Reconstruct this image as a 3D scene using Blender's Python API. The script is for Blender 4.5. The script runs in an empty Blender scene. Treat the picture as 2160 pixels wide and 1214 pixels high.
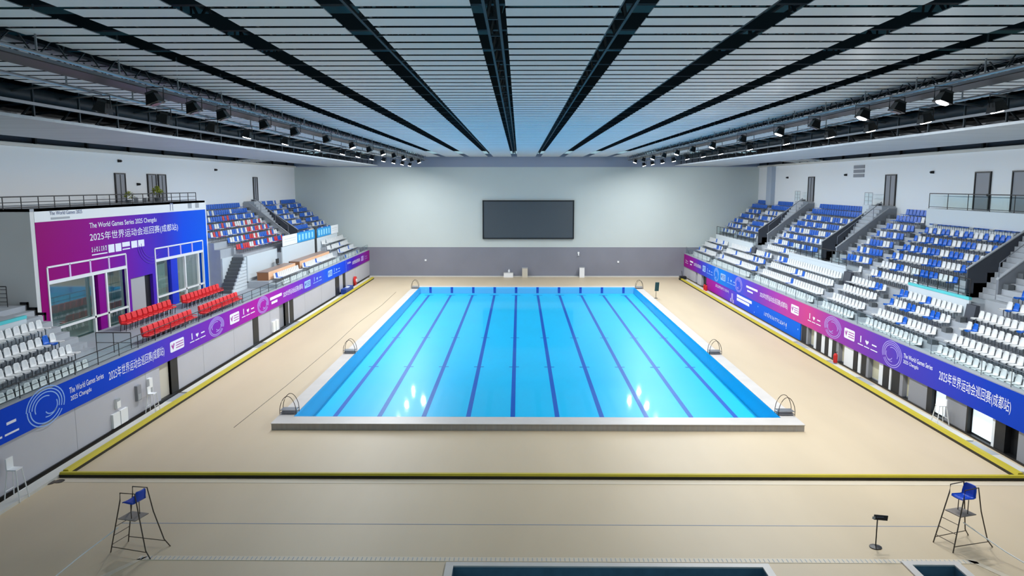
import bpy, math, random
from mathutils import Vector, Matrix
random.seed(7)
SC = bpy.context.scene
COL = SC.collection

# ------------------------------------------------------------------ camera, world, exposure
cam_d = bpy.data.cameras.new('camera')
cam = bpy.data.objects.new('camera', cam_d); COL.objects.link(cam)
CAM = Vector((-0.899, 0.0, 12.136))
cam.location = CAM
cam.rotation_euler = (math.radians(90 - 7.7198), 0, 0.0095033)
cam_d.sensor_width = 36.0; cam_d.lens = 36.0 * 1600.59 / 2160.0
cam_d.clip_start = 0.1; cam_d.clip_end = 400
SC.camera = cam
SC.view_settings.view_transform = 'Standard'; SC.view_settings.look = 'None'
SC.view_settings.exposure = 0.0; SC.view_settings.gamma = 1.0
SC.view_settings.use_curve_mapping = False
world = bpy.data.worlds.new('world'); SC.world = world; world.use_nodes = True
world.node_tree.nodes['Background'].inputs[0].default_value = (0.54, 0.86, 1.0, 1)
world.node_tree.nodes['Background'].inputs[1].default_value = 0.56
LAMP_W = 620.0         # watts of one lit floodlight
SC.cycles.use_denoising = True
SC.cycles.max_bounces = 8; SC.cycles.diffuse_bounces = 4; SC.cycles.glossy_bounces = 3
SC.cycles.transparent_max_bounces = 12; SC.cycles.caustics_reflective = False; SC.cycles.caustics_refractive = False

# ------------------------------------------------------------------ materials
MATS = {}
def lin(c):
    return tuple(((v / 255.0) / 12.92 if v / 255.0 <= .04045 else ((v / 255.0 + .055) / 1.055) ** 2.4) for v in c) + (1.0,)
def mat(name, rgb, rough=.6, metal=0.0, noise=0.0, scale=3.0, stretch=(1, 1, 1), emit=0.0, spec=.4):
    if name in MATS: return MATS[name]
    m = bpy.data.materials.new(name); m.use_nodes = True
    nt = m.node_tree; b = nt.nodes['Principled BSDF']
    c = lin(rgb)
    b.inputs['Base Color'].default_value = c
    b.inputs['Roughness'].default_value = rough; b.inputs['Metallic'].default_value = metal
    b.inputs['Specular IOR Level'].default_value = spec
    if emit:
        b.inputs['Emission Color'].default_value = c; b.inputs['Emission Strength'].default_value = emit
    if noise:
        tc = nt.nodes.new('ShaderNodeTexCoord'); mp = nt.nodes.new('ShaderNodeMapping'); mp.inputs['Scale'].default_value = stretch
        n = nt.nodes.new('ShaderNodeTexNoise'); n.inputs['Scale'].default_value = scale; n.inputs['Detail'].default_value = 4
        r = nt.nodes.new('ShaderNodeValToRGB')
        r.color_ramp.elements[0].position = .3; r.color_ramp.elements[1].position = .7
        r.color_ramp.elements[0].color = tuple(v * (1 - noise) for v in c[:3]) + (1,)
        r.color_ramp.elements[1].color = tuple(min(1, v * (1 + noise * .6)) for v in c[:3]) + (1,)
        nt.links.new(tc.outputs['Object'], mp.inputs[0]); nt.links.new(mp.outputs[0], n.inputs[0])
        nt.links.new(n.outputs[0], r.inputs[0]); nt.links.new(r.outputs[0], b.inputs['Base Color'])
    MATS[name] = m
    return m
def ramp_mat(name, stops, y0, y1, axis=1, rough=.5, x2=None):
    """printed colour gradient running along one axis of the object"""
    m = bpy.data.materials.new(name); m.use_nodes = True
    nt = m.node_tree; b = nt.nodes['Principled BSDF']; b.inputs['Roughness'].default_value = rough
    b.inputs['Specular IOR Level'].default_value = .06
    tc = nt.nodes.new('ShaderNodeTexCoord'); sp = nt.nodes.new('ShaderNodeSeparateXYZ')
    mr = nt.nodes.new('ShaderNodeMapRange'); mr.inputs[1].default_value = y0; mr.inputs[2].default_value = y1
    cr = nt.nodes.new('ShaderNodeValToRGB')
    nt.links.new(tc.outputs['Object'], sp.inputs[0]); nt.links.new(sp.outputs[axis], mr.inputs[0])
    nt.links.new(mr.outputs[0], cr.inputs[0]); nt.links.new(cr.outputs[0], b.inputs['Base Color'])
    els = cr.color_ramp.elements
    for i, (p, c) in enumerate(stops):
        e = els[i] if i < 2 else els.new(p)
        e.position = p; e.color = lin(c)
    MATS[name] = m
    return m
def glass_mat(name, tint, gloss=.12):
    m = bpy.data.materials.new(name); m.use_nodes = True
    nt = m.node_tree; nt.nodes.clear()
    o = nt.nodes.new('ShaderNodeOutputMaterial'); mx = nt.nodes.new('ShaderNodeMixShader')
    t = nt.nodes.new('ShaderNodeBsdfTransparent'); t.inputs[0].default_value = lin(tint)
    g = nt.nodes.new('ShaderNodeBsdfGlossy'); g.inputs['Roughness'].default_value = .04
    lw = nt.nodes.new('ShaderNodeLayerWeight'); lw.inputs[0].default_value = gloss
    ge = nt.nodes.new('ShaderNodeNewGeometry'); iv = nt.nodes.new('ShaderNodeMath'); iv.operation = 'SUBTRACT'; iv.inputs[0].default_value = 1
    ml = nt.nodes.new('ShaderNodeMath'); ml.operation = 'MULTIPLY'
    nt.links.new(ge.outputs['Backfacing'], iv.inputs[1]); nt.links.new(iv.outputs[0], ml.inputs[0]); nt.links.new(lw.outputs['Fresnel'], ml.inputs[1])
    nt.links.new(ml.outputs[0], mx.inputs[0]); nt.links.new(t.outputs[0], mx.inputs[1]); nt.links.new(g.outputs[0], mx.inputs[2])
    nt.links.new(mx.outputs[0], o.inputs[0])
    MATS[name] = m
    return m

M_floor = mat('deck_tile', (203, 183, 153), .5, noise=.06, scale=.35, stretch=(1, .25, 1))
M_white = mat('white_paint', (232, 233, 234), .6)
M_farwall = mat('far_wall_paint', (196, 204, 201), .65, noise=.03, scale=.2)
M_greyband = mat('grey_wall_band', (132, 133, 143), .55, noise=.05, scale=.4)
M_panelwall = mat('grey_cladding', (188, 187, 194), .5, noise=.03, scale=.5)
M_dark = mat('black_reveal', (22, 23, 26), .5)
M_blackfloor = mat('black_skirting', (14, 15, 18), .4)
M_conc = mat('terrace_concrete', (170, 174, 180), .7, noise=.05, scale=1.2)
M_conc_d = mat('terrace_step_grey', (96, 100, 104), .7)
M_trench = mat('charcoal_cladding', (66, 69, 78), .55, noise=.05, scale=.6)
M_cheek = mat('parapet_grey', (165, 168, 173), .6)
M_lightwall = mat('pale_balustrade_wall', (205, 212, 216), .5)
M_metal = mat('brushed_metal', (150, 152, 156), .35, .8)
M_darkmetal = mat('dark_metal', (62, 60, 60), .45, .5)
M_bronze = mat('bronze_tube', (84, 74, 66), .4, .6)
M_seatw = mat('white_seat_plastic', (224, 224, 224), .35)
M_seatb = mat('blue_seat_plastic', (8, 96, 200), .35)
M_seatr = mat('red_seat_plastic', (206, 44, 54), .4)
M_vipred = mat('red_fabric', (228, 52, 56), .7, noise=.1, scale=12)
M_truss = mat('roof_steel', (58, 66, 72), .55, .3)
M_deck = mat('roof_deck', (92, 150, 166), .7, noise=.15, scale=.4)
M_panel = mat('ceiling_panel', (232, 238, 244), .5, noise=.03, scale=.4)
M_soffit = mat('soffit_plank', (196, 201, 206), .5, noise=.12, scale=.6, stretch=(.3, 3, 1))
M_yellow = mat('yellow_rubber', (194, 176, 44), .55, noise=.08, scale=.8, stretch=(1, .3, 1))
M_yblack = mat('black_rubber', (42, 38, 24), .6)
M_kerb = mat('pale_kerb', (208, 205, 198), .5, noise=.05, scale=.6)
M_warm = mat('warm_pale_tile', (214, 199, 176), .5, noise=.04, scale=.6)
M_rim = mat('pool_rim_stone', (205, 198, 192), .4, noise=.06, scale=1.0)
M_rimside = mat('pool_rim_tile', (166, 160, 154), .45, noise=.1, scale=6, stretch=(1, 1, .2))
M_pool = mat('pool_blue_tile', (0, 197, 246), .35, noise=.03, scale=.25)
M_poolwall = mat('pool_pale_tile', (120, 206, 244), .35)
M_lane = mat('lane_blue_tile', (0, 78, 182), .4)
M_screen = mat('screen_off', (74, 80, 86), .3)
M_black = mat('black_plastic', (20, 20, 22), .4)
M_wood = mat('desk_wood_top', (158, 134, 124), .5, noise=.1, scale=2, stretch=(4, .4, 1))
M_peach = mat('desk_peach_front', (240, 190, 150), .6)
M_brown = mat('desk_brown_end', (150, 100, 66), .6)
M_print = mat('white_print', (240, 240, 250), .5)
M_printp = mat('pale_violet_print', (176, 160, 232), .5)
M_printb = mat('pale_blue_print', (150, 190, 250), .5)
M_textgrey = mat('grey_print', (110, 118, 150), .6)
M_cyan = mat('cyan_poster', (28, 150, 214), .5)
M_lblue = mat('light_blue_print', (150, 214, 246), .5)
M_redp = mat('red_plastic', (205, 40, 36), .45)
M_bluemat = mat('blue_mat', (34, 66, 150), .6)
M_green = mat('leaf_green', (150, 158, 50), .6, noise=.4, scale=14)
M_door = mat('grey_door', (140, 141, 147), .5)
M_cream = mat('cream_room', (206, 198, 182), .7)
M_lens = mat('lit_lens', (255, 255, 255), .3, emit=22.0)
M_daywin = mat('daylit_window', (226, 244, 252), .4, emit=.75)
M_glass = glass_mat('rail_glass', (246, 251, 251), .04)
M_teal = glass_mat('tinted_glass', (222, 238, 240), .40)
M_teal2 = glass_mat('reflective_tinted_glass', (176, 216, 224), .66)
M_cyanglass = mat('aqua_glass_edge', (96, 204, 206), .25)
M_white_g = mat('gloss_white', (240, 240, 240), .3)
def water_mat():
    m = bpy.data.materials.new('pool_water'); m.use_nodes = True
    nt = m.node_tree; nt.nodes.clear()
    o = nt.nodes.new('ShaderNodeOutputMaterial'); mx = nt.nodes.new('ShaderNodeMixShader')
    t = nt.nodes.new('ShaderNodeBsdfTransparent'); t.inputs[0].default_value = (.86, .98, 1, 1)
    g = nt.nodes.new('ShaderNodeBsdfGlossy'); g.inputs['Roughness'].default_value = .05
    fr = nt.nodes.new('ShaderNodeFresnel'); fr.inputs['IOR'].default_value = 1.33
    tc = nt.nodes.new('ShaderNodeTexCoord'); n = nt.nodes.new('ShaderNodeTexNoise'); n.inputs['Scale'].default_value = .9
    n.inputs['Detail'].default_value = 2
    bp = nt.nodes.new('ShaderNodeBump'); bp.inputs['Strength'].default_value = .05; bp.inputs['Distance'].default_value = .05
    nt.links.new(tc.outputs['Object'], n.inputs[0]); nt.links.new(n.outputs[0], bp.inputs['Height'])
    nt.links.new(bp.outputs[0], g.inputs['Normal']); nt.links.new(bp.outputs[0], fr.inputs['Normal'])
    mu = nt.nodes.new('ShaderNodeMath'); mu.operation = 'MULTIPLY'; mu.inputs[1].default_value = .28; nt.links.new(fr.outputs[0], mu.inputs[0])
    nt.links.new(mu.outputs[0], mx.inputs[0]); nt.links.new(t.outputs[0], mx.inputs[1]); nt.links.new(g.outputs[0], mx.inputs[2])
    nt.links.new(mx.outputs[0], o.inputs[0])
    return m
M_water = water_mat()

# ------------------------------------------------------------------ mesh helpers
class MB:
    def __init__(s): s.v = []; s.f = []; s.mi = []; s.mats = []
    def k(s, m):
        if m not in s.mats: s.mats.append(m)
        return s.mats.index(m)
    def face(s, pts, m):
        b = len(s.v); s.v += [tuple(p) for p in pts]; s.f.append(tuple(range(b, b + len(pts)))); s.mi.append(s.k(m))
    def box(s, x0, x1, y0, y1, z0, z1, m):
        x0, x1 = min(x0, x1), max(x0, x1); y0, y1 = min(y0, y1), max(y0, y1); z0, z1 = min(z0, z1), max(z0, z1)
        b = len(s.v); s.v += [(x, y, z) for x in (x0, x1) for y in (y0, y1) for z in (z0, z1)]
        for q in ((0, 1, 3, 2), (4, 6, 7, 5), (0, 4, 5, 1), (2, 3, 7, 6), (0, 2, 6, 4), (1, 5, 7, 3)):
            s.f.append(tuple(b + i for i in q)); s.mi.append(s.k(m))
    def hexa(s, P, m):
        b = len(s.v); s.v += [tuple(p) for p in P]
        for q in ((0, 1, 3, 2), (4, 6, 7, 5), (0, 4, 5, 1), (2, 3, 7, 6), (0, 2, 6, 4), (1, 5, 7, 3)):
            s.f.append(tuple(b + i for i in q)); s.mi.append(s.k(m))
    def prism_y(s, prof, y0, y1, m, mcap=None):
        n = len(prof); b = len(s.v); k = s.k(m); kc = s.k(mcap or m)
        s.v += [(x, y0, z) for x, z in prof] + [(x, y1, z) for x, z in prof]
        for i in range(n):
            j = (i + 1) % n; s.f.append((b + i, b + j, b + n + j, b + n + i)); s.mi.append(k)
        s.f.append(tuple(b + i for i in range(n))); s.mi.append(kc)
        s.f.append(tuple(b + n + i for i in reversed(range(n)))); s.mi.append(kc)
    def tube(s, pts, r, m, n=6, cap=True):
        pts = [Vector(p) for p in pts]; k = s.k(m); rings = []
        for i, p in enumerate(pts):
            d = (pts[min(i + 1, len(pts) - 1)] - pts[max(i - 1, 0)]).normalized()
            a = Vector((0, 0, 1)) if abs(d.z) < .9 else Vector((1, 0, 0))
            u = d.cross(a).normalized(); w = d.cross(u)
            b = len(s.v)
            for q in range(n):
                t = 2 * math.pi * (q + .5) / n; s.v.append(tuple(p + (u * math.cos(t) + w * math.sin(t)) * r))
            rings.append(b)
        for a, b in zip(rings, rings[1:]):
            for q in range(n):
                r2 = (q + 1) % n; s.f.append((a + q, a + r2, b + r2, b + q)); s.mi.append(k)
        if cap:
            s.f.append(tuple(rings[0] + q for q in reversed(range(n)))); s.mi.append(k)
            s.f.append(tuple(rings[-1] + q for q in range(n))); s.mi.append(k)
    def lathe(s, prof, c, m, n=14, axis='z'):
        b = len(s.v); k = s.k(m)
        for r, h in prof:
            for q in range(n):
                t = 2 * math.pi * q / n; a, d = r * math.cos(t), r * math.sin(t)
                s.v.append((c[0] + a, c[1] + d, c[2] + h) if axis == 'z' else (c[0] + h, c[1] + a, c[2] + d) if axis == 'x' else (c[0] + a, c[1] + h, c[2] + d))
        for i in range(len(prof) - 1):
            for q in range(n):
                r2 = (q + 1) % n; s.f.append((b + i * n + q, b + i * n + r2, b + (i + 1) * n + r2, b + (i + 1) * n + q)); s.mi.append(k)
        s.f.append(tuple(b + q for q in reversed(range(n)))); s.mi.append(k)
        s.f.append(tuple(b + (len(prof) - 1) * n + q for q in range(n))); s.mi.append(k)
    def mesh(s, name):
        me = bpy.data.meshes.new(name); me.from_pydata(s.v, [], s.f)
        for m in s.mats: me.materials.append(m)
        me.polygons.foreach_set('material_index', s.mi); me.update()
        return me
    def build(s, name, parent=None, loc=None, smooth=False):
        me = s.mesh(name)
        if smooth: me.polygons.foreach_set('use_smooth', [True] * len(me.polygons))
        o = bpy.data.objects.new(name, me); COL.objects.link(o)
        if parent: o.parent = parent
        if loc: o.location = loc
        return o
def tag(o, label=None, cat=None, group=None, kind=None):
    if label: o['label'] = label
    if cat: o['category'] = cat
    if group: o['group'] = group
    if kind: o['kind'] = kind
    return o
def thing(name, label, cat, loc=(0, 0, 0), rz=0, group=None):
    o = bpy.data.objects.new(name, None); COL.objects.link(o); o.location = loc; o.rotation_euler = (0, 0, rz)
    o.empty_display_size = .1
    return tag(o, label, cat, group)
def struct(mb, name, parent=None):
    o = mb.build(name, parent)
    if not parent: o['kind'] = 'structure'
    return o
def copy_thing(root, loc, rz, label, group=None):
    r = root.copy(); COL.objects.link(r); r.location = loc; r.rotation_euler = (0, 0, rz); tag(r, label, None, group)
    for ch in root.children:
        c = ch.copy(); COL.objects.link(c); c.parent = r
        for g in ch.children:
            d = g.copy(); COL.objects.link(d); d.parent = c
    return r
ORD = ['first', 'second', 'third', 'fourth', 'fifth', 'sixth', 'seventh', 'eighth', 'ninth', 'tenth', 'eleventh', 'twelfth', 'thirteenth', 'fourteenth', 'fifteenth',
       'sixteenth', 'seventeenth', 'eighteenth', 'nineteenth', 'twentieth', 'twenty-first', 'twenty-second', 'twenty-third', 'twenty-fourth', 'twenty-fifth', 'twenty-sixth',
       'twenty-seventh', 'twenty-eighth', 'twenty-ninth', 'thirtieth']
def lettering(body, name, parent, X, ya, yb, z, h, side, m, thick=.004):
    """text flat on a plane of constant X. side=-1: on the western wall (reads towards +y); side=1: reads towards -y"""
    c = bpy.data.curves.new(name, 'FONT'); c.body = body; c.size = 1; c.extrude = 0; c.offset = 0 if '年' in body else .006
    o = bpy.data.objects.new(name, c); COL.objects.link(o)
    bpy.context.view_layer.update()
    me = bpy.data.meshes.new_from_object(o.evaluated_get(bpy.context.evaluated_depsgraph_get()))
    bpy.data.objects.remove(o); bpy.data.curves.remove(c)
    xs = [v.co.x for v in me.vertices]; ys = [v.co.y for v in me.vertices]
    x0, x1, b0, b1 = min(xs), max(xs), min(ys), max(ys)
    for v in me.vertices:
        u = (v.co.x - x0) / (x1 - x0); w = (v.co.y - b0) / (b1 - b0)
        v.co = (X, ya + (yb - ya) * u, z + h * w)
    me.materials.clear(); me.materials.append(m)
    for p in me.polygons: p.material_index = 0
    me.update()
    ob = bpy.data.objects.new(name, me); COL.objects.link(ob); ob.parent = parent
    return ob

# ------------------------------------------------------------------ floor and main walls
YF = 100.9                       # far wall
PX, PY0, PY1 = 12.5, 37.7, 87.7  # pool basin
RX = 13.28; RY0 = 36.55; RY1 = 88.8; RZ = .35
f = MB()
def floor_with_holes(mb, holes, x0, x1, y0, y1, m):
    xs = sorted({x0, x1, *[h[0] for h in holes], *[h[1] for h in holes]}); ys = sorted({y0, y1, *[h[2] for h in holes], *[h[3] for h in holes]})
    for a, b in zip(xs, xs[1:]):
        for c, d in zip(ys, ys[1:]):
            if any(h[0] <= a and b <= h[1] and h[2] <= c and d <= h[3] for h in holes): continue
            mb.face([(a, c, 0), (b, c, 0), (b, d, 0), (a, d, 0)], m)
HOLES = [(-RX + .1, RX - .1, RY0 + .1, RY1 - .1), (-3.0, 6.9, 14, 22.9), (11.75, 13.1, 21.2, 23.1)]
floor_with_holes(f, HOLES, -22, 22, 10, YF, M_floor)
struct(f, 'floor')

w = MB()   # far wall: pale upper part, grey lower band, bulkhead above
w.box(-32, 32, YF, YF + .4, 3.94, 14.48, M_farwall)
w.box(-32, 32, YF, YF + .4, 0, 3.94, M_greyband)
w.box(-32, 32, YF - .05, YF + .4, 14.48, 16.2, mat('bulkhead_violet_grey', (150, 158, 176), .6))
struct(w, 'wall_far')
b = MB(); b.box(-20.9, 20.9, YF - .5, YF, 0, .12, M_kerb); struct(b, 'baseboard_far')

# ------------------------------------------------------------------ pool
p = MB()
def zb(y): return -.78 + (.38) * (y - PY0) / (PY1 - PY0)   # floor of the basin rises a little to the far end
p.face([(-PX, PY0, zb(PY0)), (PX, PY0, zb(PY0)), (PX, PY1, zb(PY1)), (-PX, PY1, zb(PY1))], M_pool)
p.face([(-PX, PY1 - .015, -.5), (PX, PY1 - .015, -.5), (PX, PY1 - .015, RZ), (-PX, PY1 - .015, RZ)], M_poolwall)
p.face([(-PX + .015, PY0, -1), (-PX + .015, PY1, -1), (-PX + .015, PY1, RZ), (-PX + .015, PY0, RZ)], M_poolwall)
p.face([(PX - .015, PY0, -1), (PX - .015, PY1, -1), (PX - .015, PY1, RZ), (PX - .015, PY0, RZ)], M_pool)
p.face([(-PX, PY0 + .015, -1), (PX, PY0 + .015, -1), (PX, PY0 + .015, RZ), (-PX, PY0 + .015, RZ)], M_pool)
LX = [-11.25 + 2.5 * i for i in range(10)]
for x in LX:
    y0, y1 = PY0 + 1, PY1 - 1.3
    p.face([(x - .13, y0, zb(y0) + .006), (x + .13, y0, zb(y0) + .006), (x + .13, y1, zb(y1) + .006), (x - .13, y1, zb(y1) + .006)], M_lane)
    p.face([(x - .5, y1 - .25, zb(y1) + .008), (x + .5, y1 - .25, zb(y1) + .008), (x + .5, y1, zb(y1) + .008), (x - .5, y1, zb(y1) + .008)], M_lane)
    for yc in (PY0 + 15, PY0 + 25):
        p.face([(x - .35, yc - .09, zb(yc) + .008), (x + .35, yc - .09, zb(yc) + .008), (x + .35, yc + .09, zb(yc) + .008), (x - .35, yc + .09, zb(yc) + .008)], M_lane)
    p.box(x - .14, x + .14, PY1 - .03, PY1 - .01, -.35, RZ - .01, M_lane)
pool = struct(p, 'pool_basin'); tag(pool, 'sunken blue tiled ten-lane swimming pool basin', 'pool', None, 'structure')
r = MB()
for (x0, x1, y0, y1) in ((-RX, RX, RY0, PY0), (-RX, RX, PY1, RY1), (-RX, -PX, PY0, PY1), (PX, RX, PY0, PY1)):
    r.box(x0, x1, y0, y1, .0, RZ - .03, M_rimside); r.box(x0 - (.03 if x0 == -RX else 0), x1 + (.03 if x1 == RX else 0), y0 - (.03 if y0 == RY0 else 0), y1, RZ - .03, RZ, M_rim)
for i in range(60): r.box(-RX + .2 + i * .44, -RX + .215 + i * .44, RY0 - .004, RY0, .0, RZ - .04, M_cheek)
rim = struct(r, 'trim_1'); tag(rim, 'raised pale stone rim around the blue pool', 'pool rim', None, 'structure')
wt = MB(); wt.face([(-PX + .02, PY0 + .02, RZ - .1), (PX - .02, PY0 + .02, RZ - .1), (PX - .02, PY1 - .035, RZ - .1), (-PX + .02, PY1 - .035, RZ - .1)], M_water)
tag(wt.build('pool_water'), 'still clear blue water filling the ten-lane pool', 'water', None, 'stuff')

# side pools at the bottom of the picture
for nm, (x0, x1, y0, y1), lab in (('paddling_pool', HOLES[1], 'dark long shallow pool in the deck between the tall chairs'), ('plunge_pool', HOLES[2], 'small dark square pool sunk in deck beside the tall chair')):
    q = MB(); dm = mat('dark_pool_tile', (86, 118, 138), .3, noise=.15, scale=3)
    q.face([(x0, y0, -.5), (x1, y0, -.5), (x1, y1, -.5), (x0, y1, -.5)], dm)
    for pts in ([(x0, y0, -.5), (x0, y1, -.5), (x0, y1, 0), (x0, y0, 0)], [(x1, y0, -.5), (x1, y1, -.5), (x1, y1, 0), (x1, y0, 0)], [(x0, y1, -.5), (x1, y1, -.5), (x1, y1, 0), (x0, y1, 0)]): q.face(pts, dm)
    o = q.build(nm); tag(o, lab, 'pool', None, 'structure')
    t = MB(); t.box(x0 - .25, x1 + .25, y1, y1 + .25, 0, .05, M_rim); t.box(x0 - .25, x0, y0, y1, 0, .05, M_rim); t.box(x1, x1 + .25, y0, y1, 0, .05, M_rim)
    t.build('rim', o)

# pool hand rails
def pool_rail():
    t = thing('pool_ladder', '', 'ladder', group='steel ladder rails around the pool')
    for s in (-1, 1):
        g = MB(); pts = []
        for k in range(15):
            a = math.pi * k / 14
            pts.append((-.42 * math.cos(a) * (1 - .25 * math.sin(a)), s * .28, .25 + .72 * math.sin(a) ** .8))
        g.tube([(-.42, s * .28, 0)] + pts + [(.42, s * .28, 0)], .018, M_bronze); g.build('hand_rail', t)
    g = MB()
    for z in (.06, .2): g.box(-.40, .40, -.28, .28, z, z + .03, M_metal)
    g.build('tread', t)
    return t
ladder = pool_rail()
LAD = [(-12.88, 38.3, 'curved steel ladder rails on pool corner beside the tall chair without sign'), (12.9, 38.3, 'curved steel ladder rails on pool corner closest to the sign stand'),
       (-12.88, 52.6, 'curved steel ladder rails halfway along the pool on the VIP room side'), (12.9, 52.6, 'curved steel ladder rails halfway along the pool on the glass-door side'),
       (-12.88, 86.6, 'curved steel ladder rails at far pool corner on the VIP room side'), (12.9, 86.6, 'curved steel ladder rails at far pool corner beside the dark sign stand')]
for i, (x, y, lb) in enumerate(LAD):
    if i == 0: ladder.location = (x, y, RZ); ladder['label'] = lb
    else: copy_thing(ladder, (x, y, RZ), 0, lb)

# ------------------------------------------------------------------ yellow rubber barrier round the deck
y = MB()
def bar(x0, x1, y0, y1):
    y.box(x0, x1, y0, y1, 0, .13, M_yblack)
    if x1 - x0 > y1 - y0: y.prism_y([(0, 0)], 0, 0, M_yellow) if False else y.hexa([(x0, y0, .13), (x0, y0 + .05, .21), (x0, y1, .13), (x0, y1 - .04, .21), (x1, y0, .13), (x1, y0 + .05, .21), (x1, y1, .13), (x1, y1 - .04, .21)], M_yellow)
    else: y.hexa([(x0, y0, .13), (x0 + .05, y0, .26), (x0, y1, .13), (x0 + .05, y1, .26), (x1, y0, .13), (x1 - .05, y0, .26), (x1, y1, .13), (x1 - .05, y1, .26)], M_yellow)
bar(-20.15, 20.15, 30.25, 30.48); bar(-20.15, -19.85, 30.48, 98.2); bar(19.85, 20.15, 30.48, 98.2)
tag(y.build('deck_barrier'), 'long low yellow rubber barrier with black base framing the pool deck', 'barrier')
k = MB()
for s in (-1, 1):
    yy = 22.0 if s < 0 else 31.0
    gaps = {-1: [(41.1, 43.1), (55.3, 57.3), (62.4, 66.4), (81.6, 87)], 1: [(33.0, 35.0), (45.0, 47.0), (50.5, 51.6), (55.5, 58)]}[s]
    for a, b_ in gaps:
        k.box(s * 20.16, s * 20.72, yy, a, 0, .12, M_kerb); k.box(s * 20.16, s * 20.85, a, b_, 0, .06, M_cheek); yy = b_
    k.box(s * 20.16, s * 20.72, yy, 98.5, 0, .12, M_kerb)
tag(struct(k, 'trim_2'), 'pale kerb strips between the yellow barrier and the side walls', 'kerb', None, 'structure')

# ------------------------------------------------------------------ lower side walls
XL, XR = -20.95, 21.1
w = MB()
DZ = 2.25
openL = [(41.1, 42.4, 'd'), (42.4, 43.3, 'b'), (56.0, 57.2, 'b'), (62.4, 63.9, 'g'), (63.9, 64.8, 'b'), (65.2, 66.3, 'b'), (81.8, 83.6, 'b'), (85.4, 86.6, 'b')]
yy = 10.0
for a, b_, t in openL:
    w.box(XL - .3, XL, yy, a, .2, DZ, M_panelwall)
    if t == 'b': w.box(XL - .3, XL + .03, a, b_, 0, DZ, M_dark)
    else: w.box(XL - .3, XL - .12, a, b_, 0, DZ, M_cream if t == 'd' else M_door)
    yy = b_
w.box(XL - .3, XL, yy, YF, .2, DZ, M_panelwall)
for yj in (24.5, 33, 39.5, 47, 52.2, 60, 70, 76, 92): w.box(XL, XL + .004, yj, yj + .02, .2, DZ, M_door)
struct(w, 'wall_left')
b = MB(); b.box(XL - .25, XL + .06, 10, YF, 0, .2, M_blackfloor); struct(b, 'baseboard_left')
dn = 0
def door_obj(X0, X1, y0, y1, z0, z1, m, handle=None, frame=None):
    global dn; dn += 1
    d = MB(); d.box(X0, X1, y0, y1, z0, z1, m); o = d.build('door_%d' % dn); o['kind'] = 'structure'
    if frame:
        s = 1 if X1 > 0 else -1
        xa = X0 if s > 0 else X1
        g = MB(); t = .09
        for (ya, yb, za, zc) in ((y0 - t, y0, z0, z1 + t), (y1, y1 + t, z0, z1 + t), (y0, y1, z1, z1 + t)): g.box(xa - .06, xa + .06, ya, yb, za, zc, frame)
        g.build('door_frame', o)
    if handle:
        g = MB(); g.box(*handle, M_black); g.build('door_handle', o)
    return o
# right lower wall, open bays between dark pillars
w = MB(); DR = 1.5
w.box(XR + .9, XR + 1.1, 10, YF, 0, DR + .2, M_cream)
segs = [(10, 31.6, 'p'), (31.6, 32.45, 'p'), (33.35, 34.1, 'b'), (34.1, 34.3, 'w'), (36.2, 36.35, 'b'), (36.35, 38.2, 'p'), (39.5, 40.0, 'b'), (40.0, 41.9, 'p'), (42.6, 42.95, 'g'),
        (42.95, 43.9, 'b'), (44.0, 44.2, 'w'), (44.25, 45.0, 'b'), (45.0, 45.5, 'w'), (46.9, 47.2, 'g'), (47.2, 47.9, 'b'), (48.0, 48.4, 'w'), (48.5, 49.1, 'b'), (49.1, 50.5, 'w'), (51.4, 51.8, 'g'), (51.8, 52.5, 'b'),
        (52.5, 53.1, 'w'), (53.15, 53.8, 'b'), (53.8, 54.4, 'w'), (54.5, 55.3, 'b'), (55.4, 55.8, 'w'), (57.0, 57.3, 'g'), (57.3, 58.3, 'b'), (58.3, 88.6, 'x'), (91.2, 93.2, 'p'), (94.2, YF, 'p')]
for a, b_, t in segs:
    m = {'p': M_door if a < 45 else M_panelwall, 'b': M_dark, 'w': M_white, 'g': M_door, 'x': M_panelwall}[t]
    w.box(XR + .02 if t == 'x' else XR, XR + .7, a, b_, 0, DR, m)
struct(w, 'wall_right')
b = MB(); b.box(XR - .04, XR + 1.0, 10, YF, 0, .1, M_blackfloor); struct(b, 'baseboard_right')
wn = 0
def window_obj(x0, x1, y0, y1, z0, z1, m, fm=M_dark, t=.06):
    global wn; wn += 1
    g = MB(); g.box(x0, x1, y0, y1, z0, z1, m); o = g.build('window_%d' % wn); o['kind'] = 'structure'
    h = MB()
    for (a, b_, c, d) in ((y0, y0 + t, z0, z1), (y1 - t, y1, z0, z1), (y0, y1, z0, z0 + t), (y0, y1, z1 - t, z1)): h.box(min(x0, x1) - .03, max(x0, x1) + .03, a, b_, c, d, fm)
    h.build('window_frame', o)
    return o
window_obj(XR + .2, XR + .24, 38.2, 39.5, .1, DR, M_daywin); window_obj(XR + .2, XR + .24, 34.3, 36.2, .1, DR, M_daywin)
for a, b_ in ((41.9, 42.6), (45.5, 46.9), (50.5, 51.4), (55.8, 57.0)):
    window_obj(XR + .25, XR + .28, a, b_, .1, DR, mat('cream_door_glass', (206, 200, 172), .3), M_door)
door_obj(XR + .3, XR + .38, 32.45, 33.35, .1, DR, M_dark)
door_obj(XR + .3, XR + .38, 88.6, 91.2, .1, DR, M_dark); door_obj(XR + .3, XR + .38, 93.2, 94.2, .1, DR, M_door)

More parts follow.
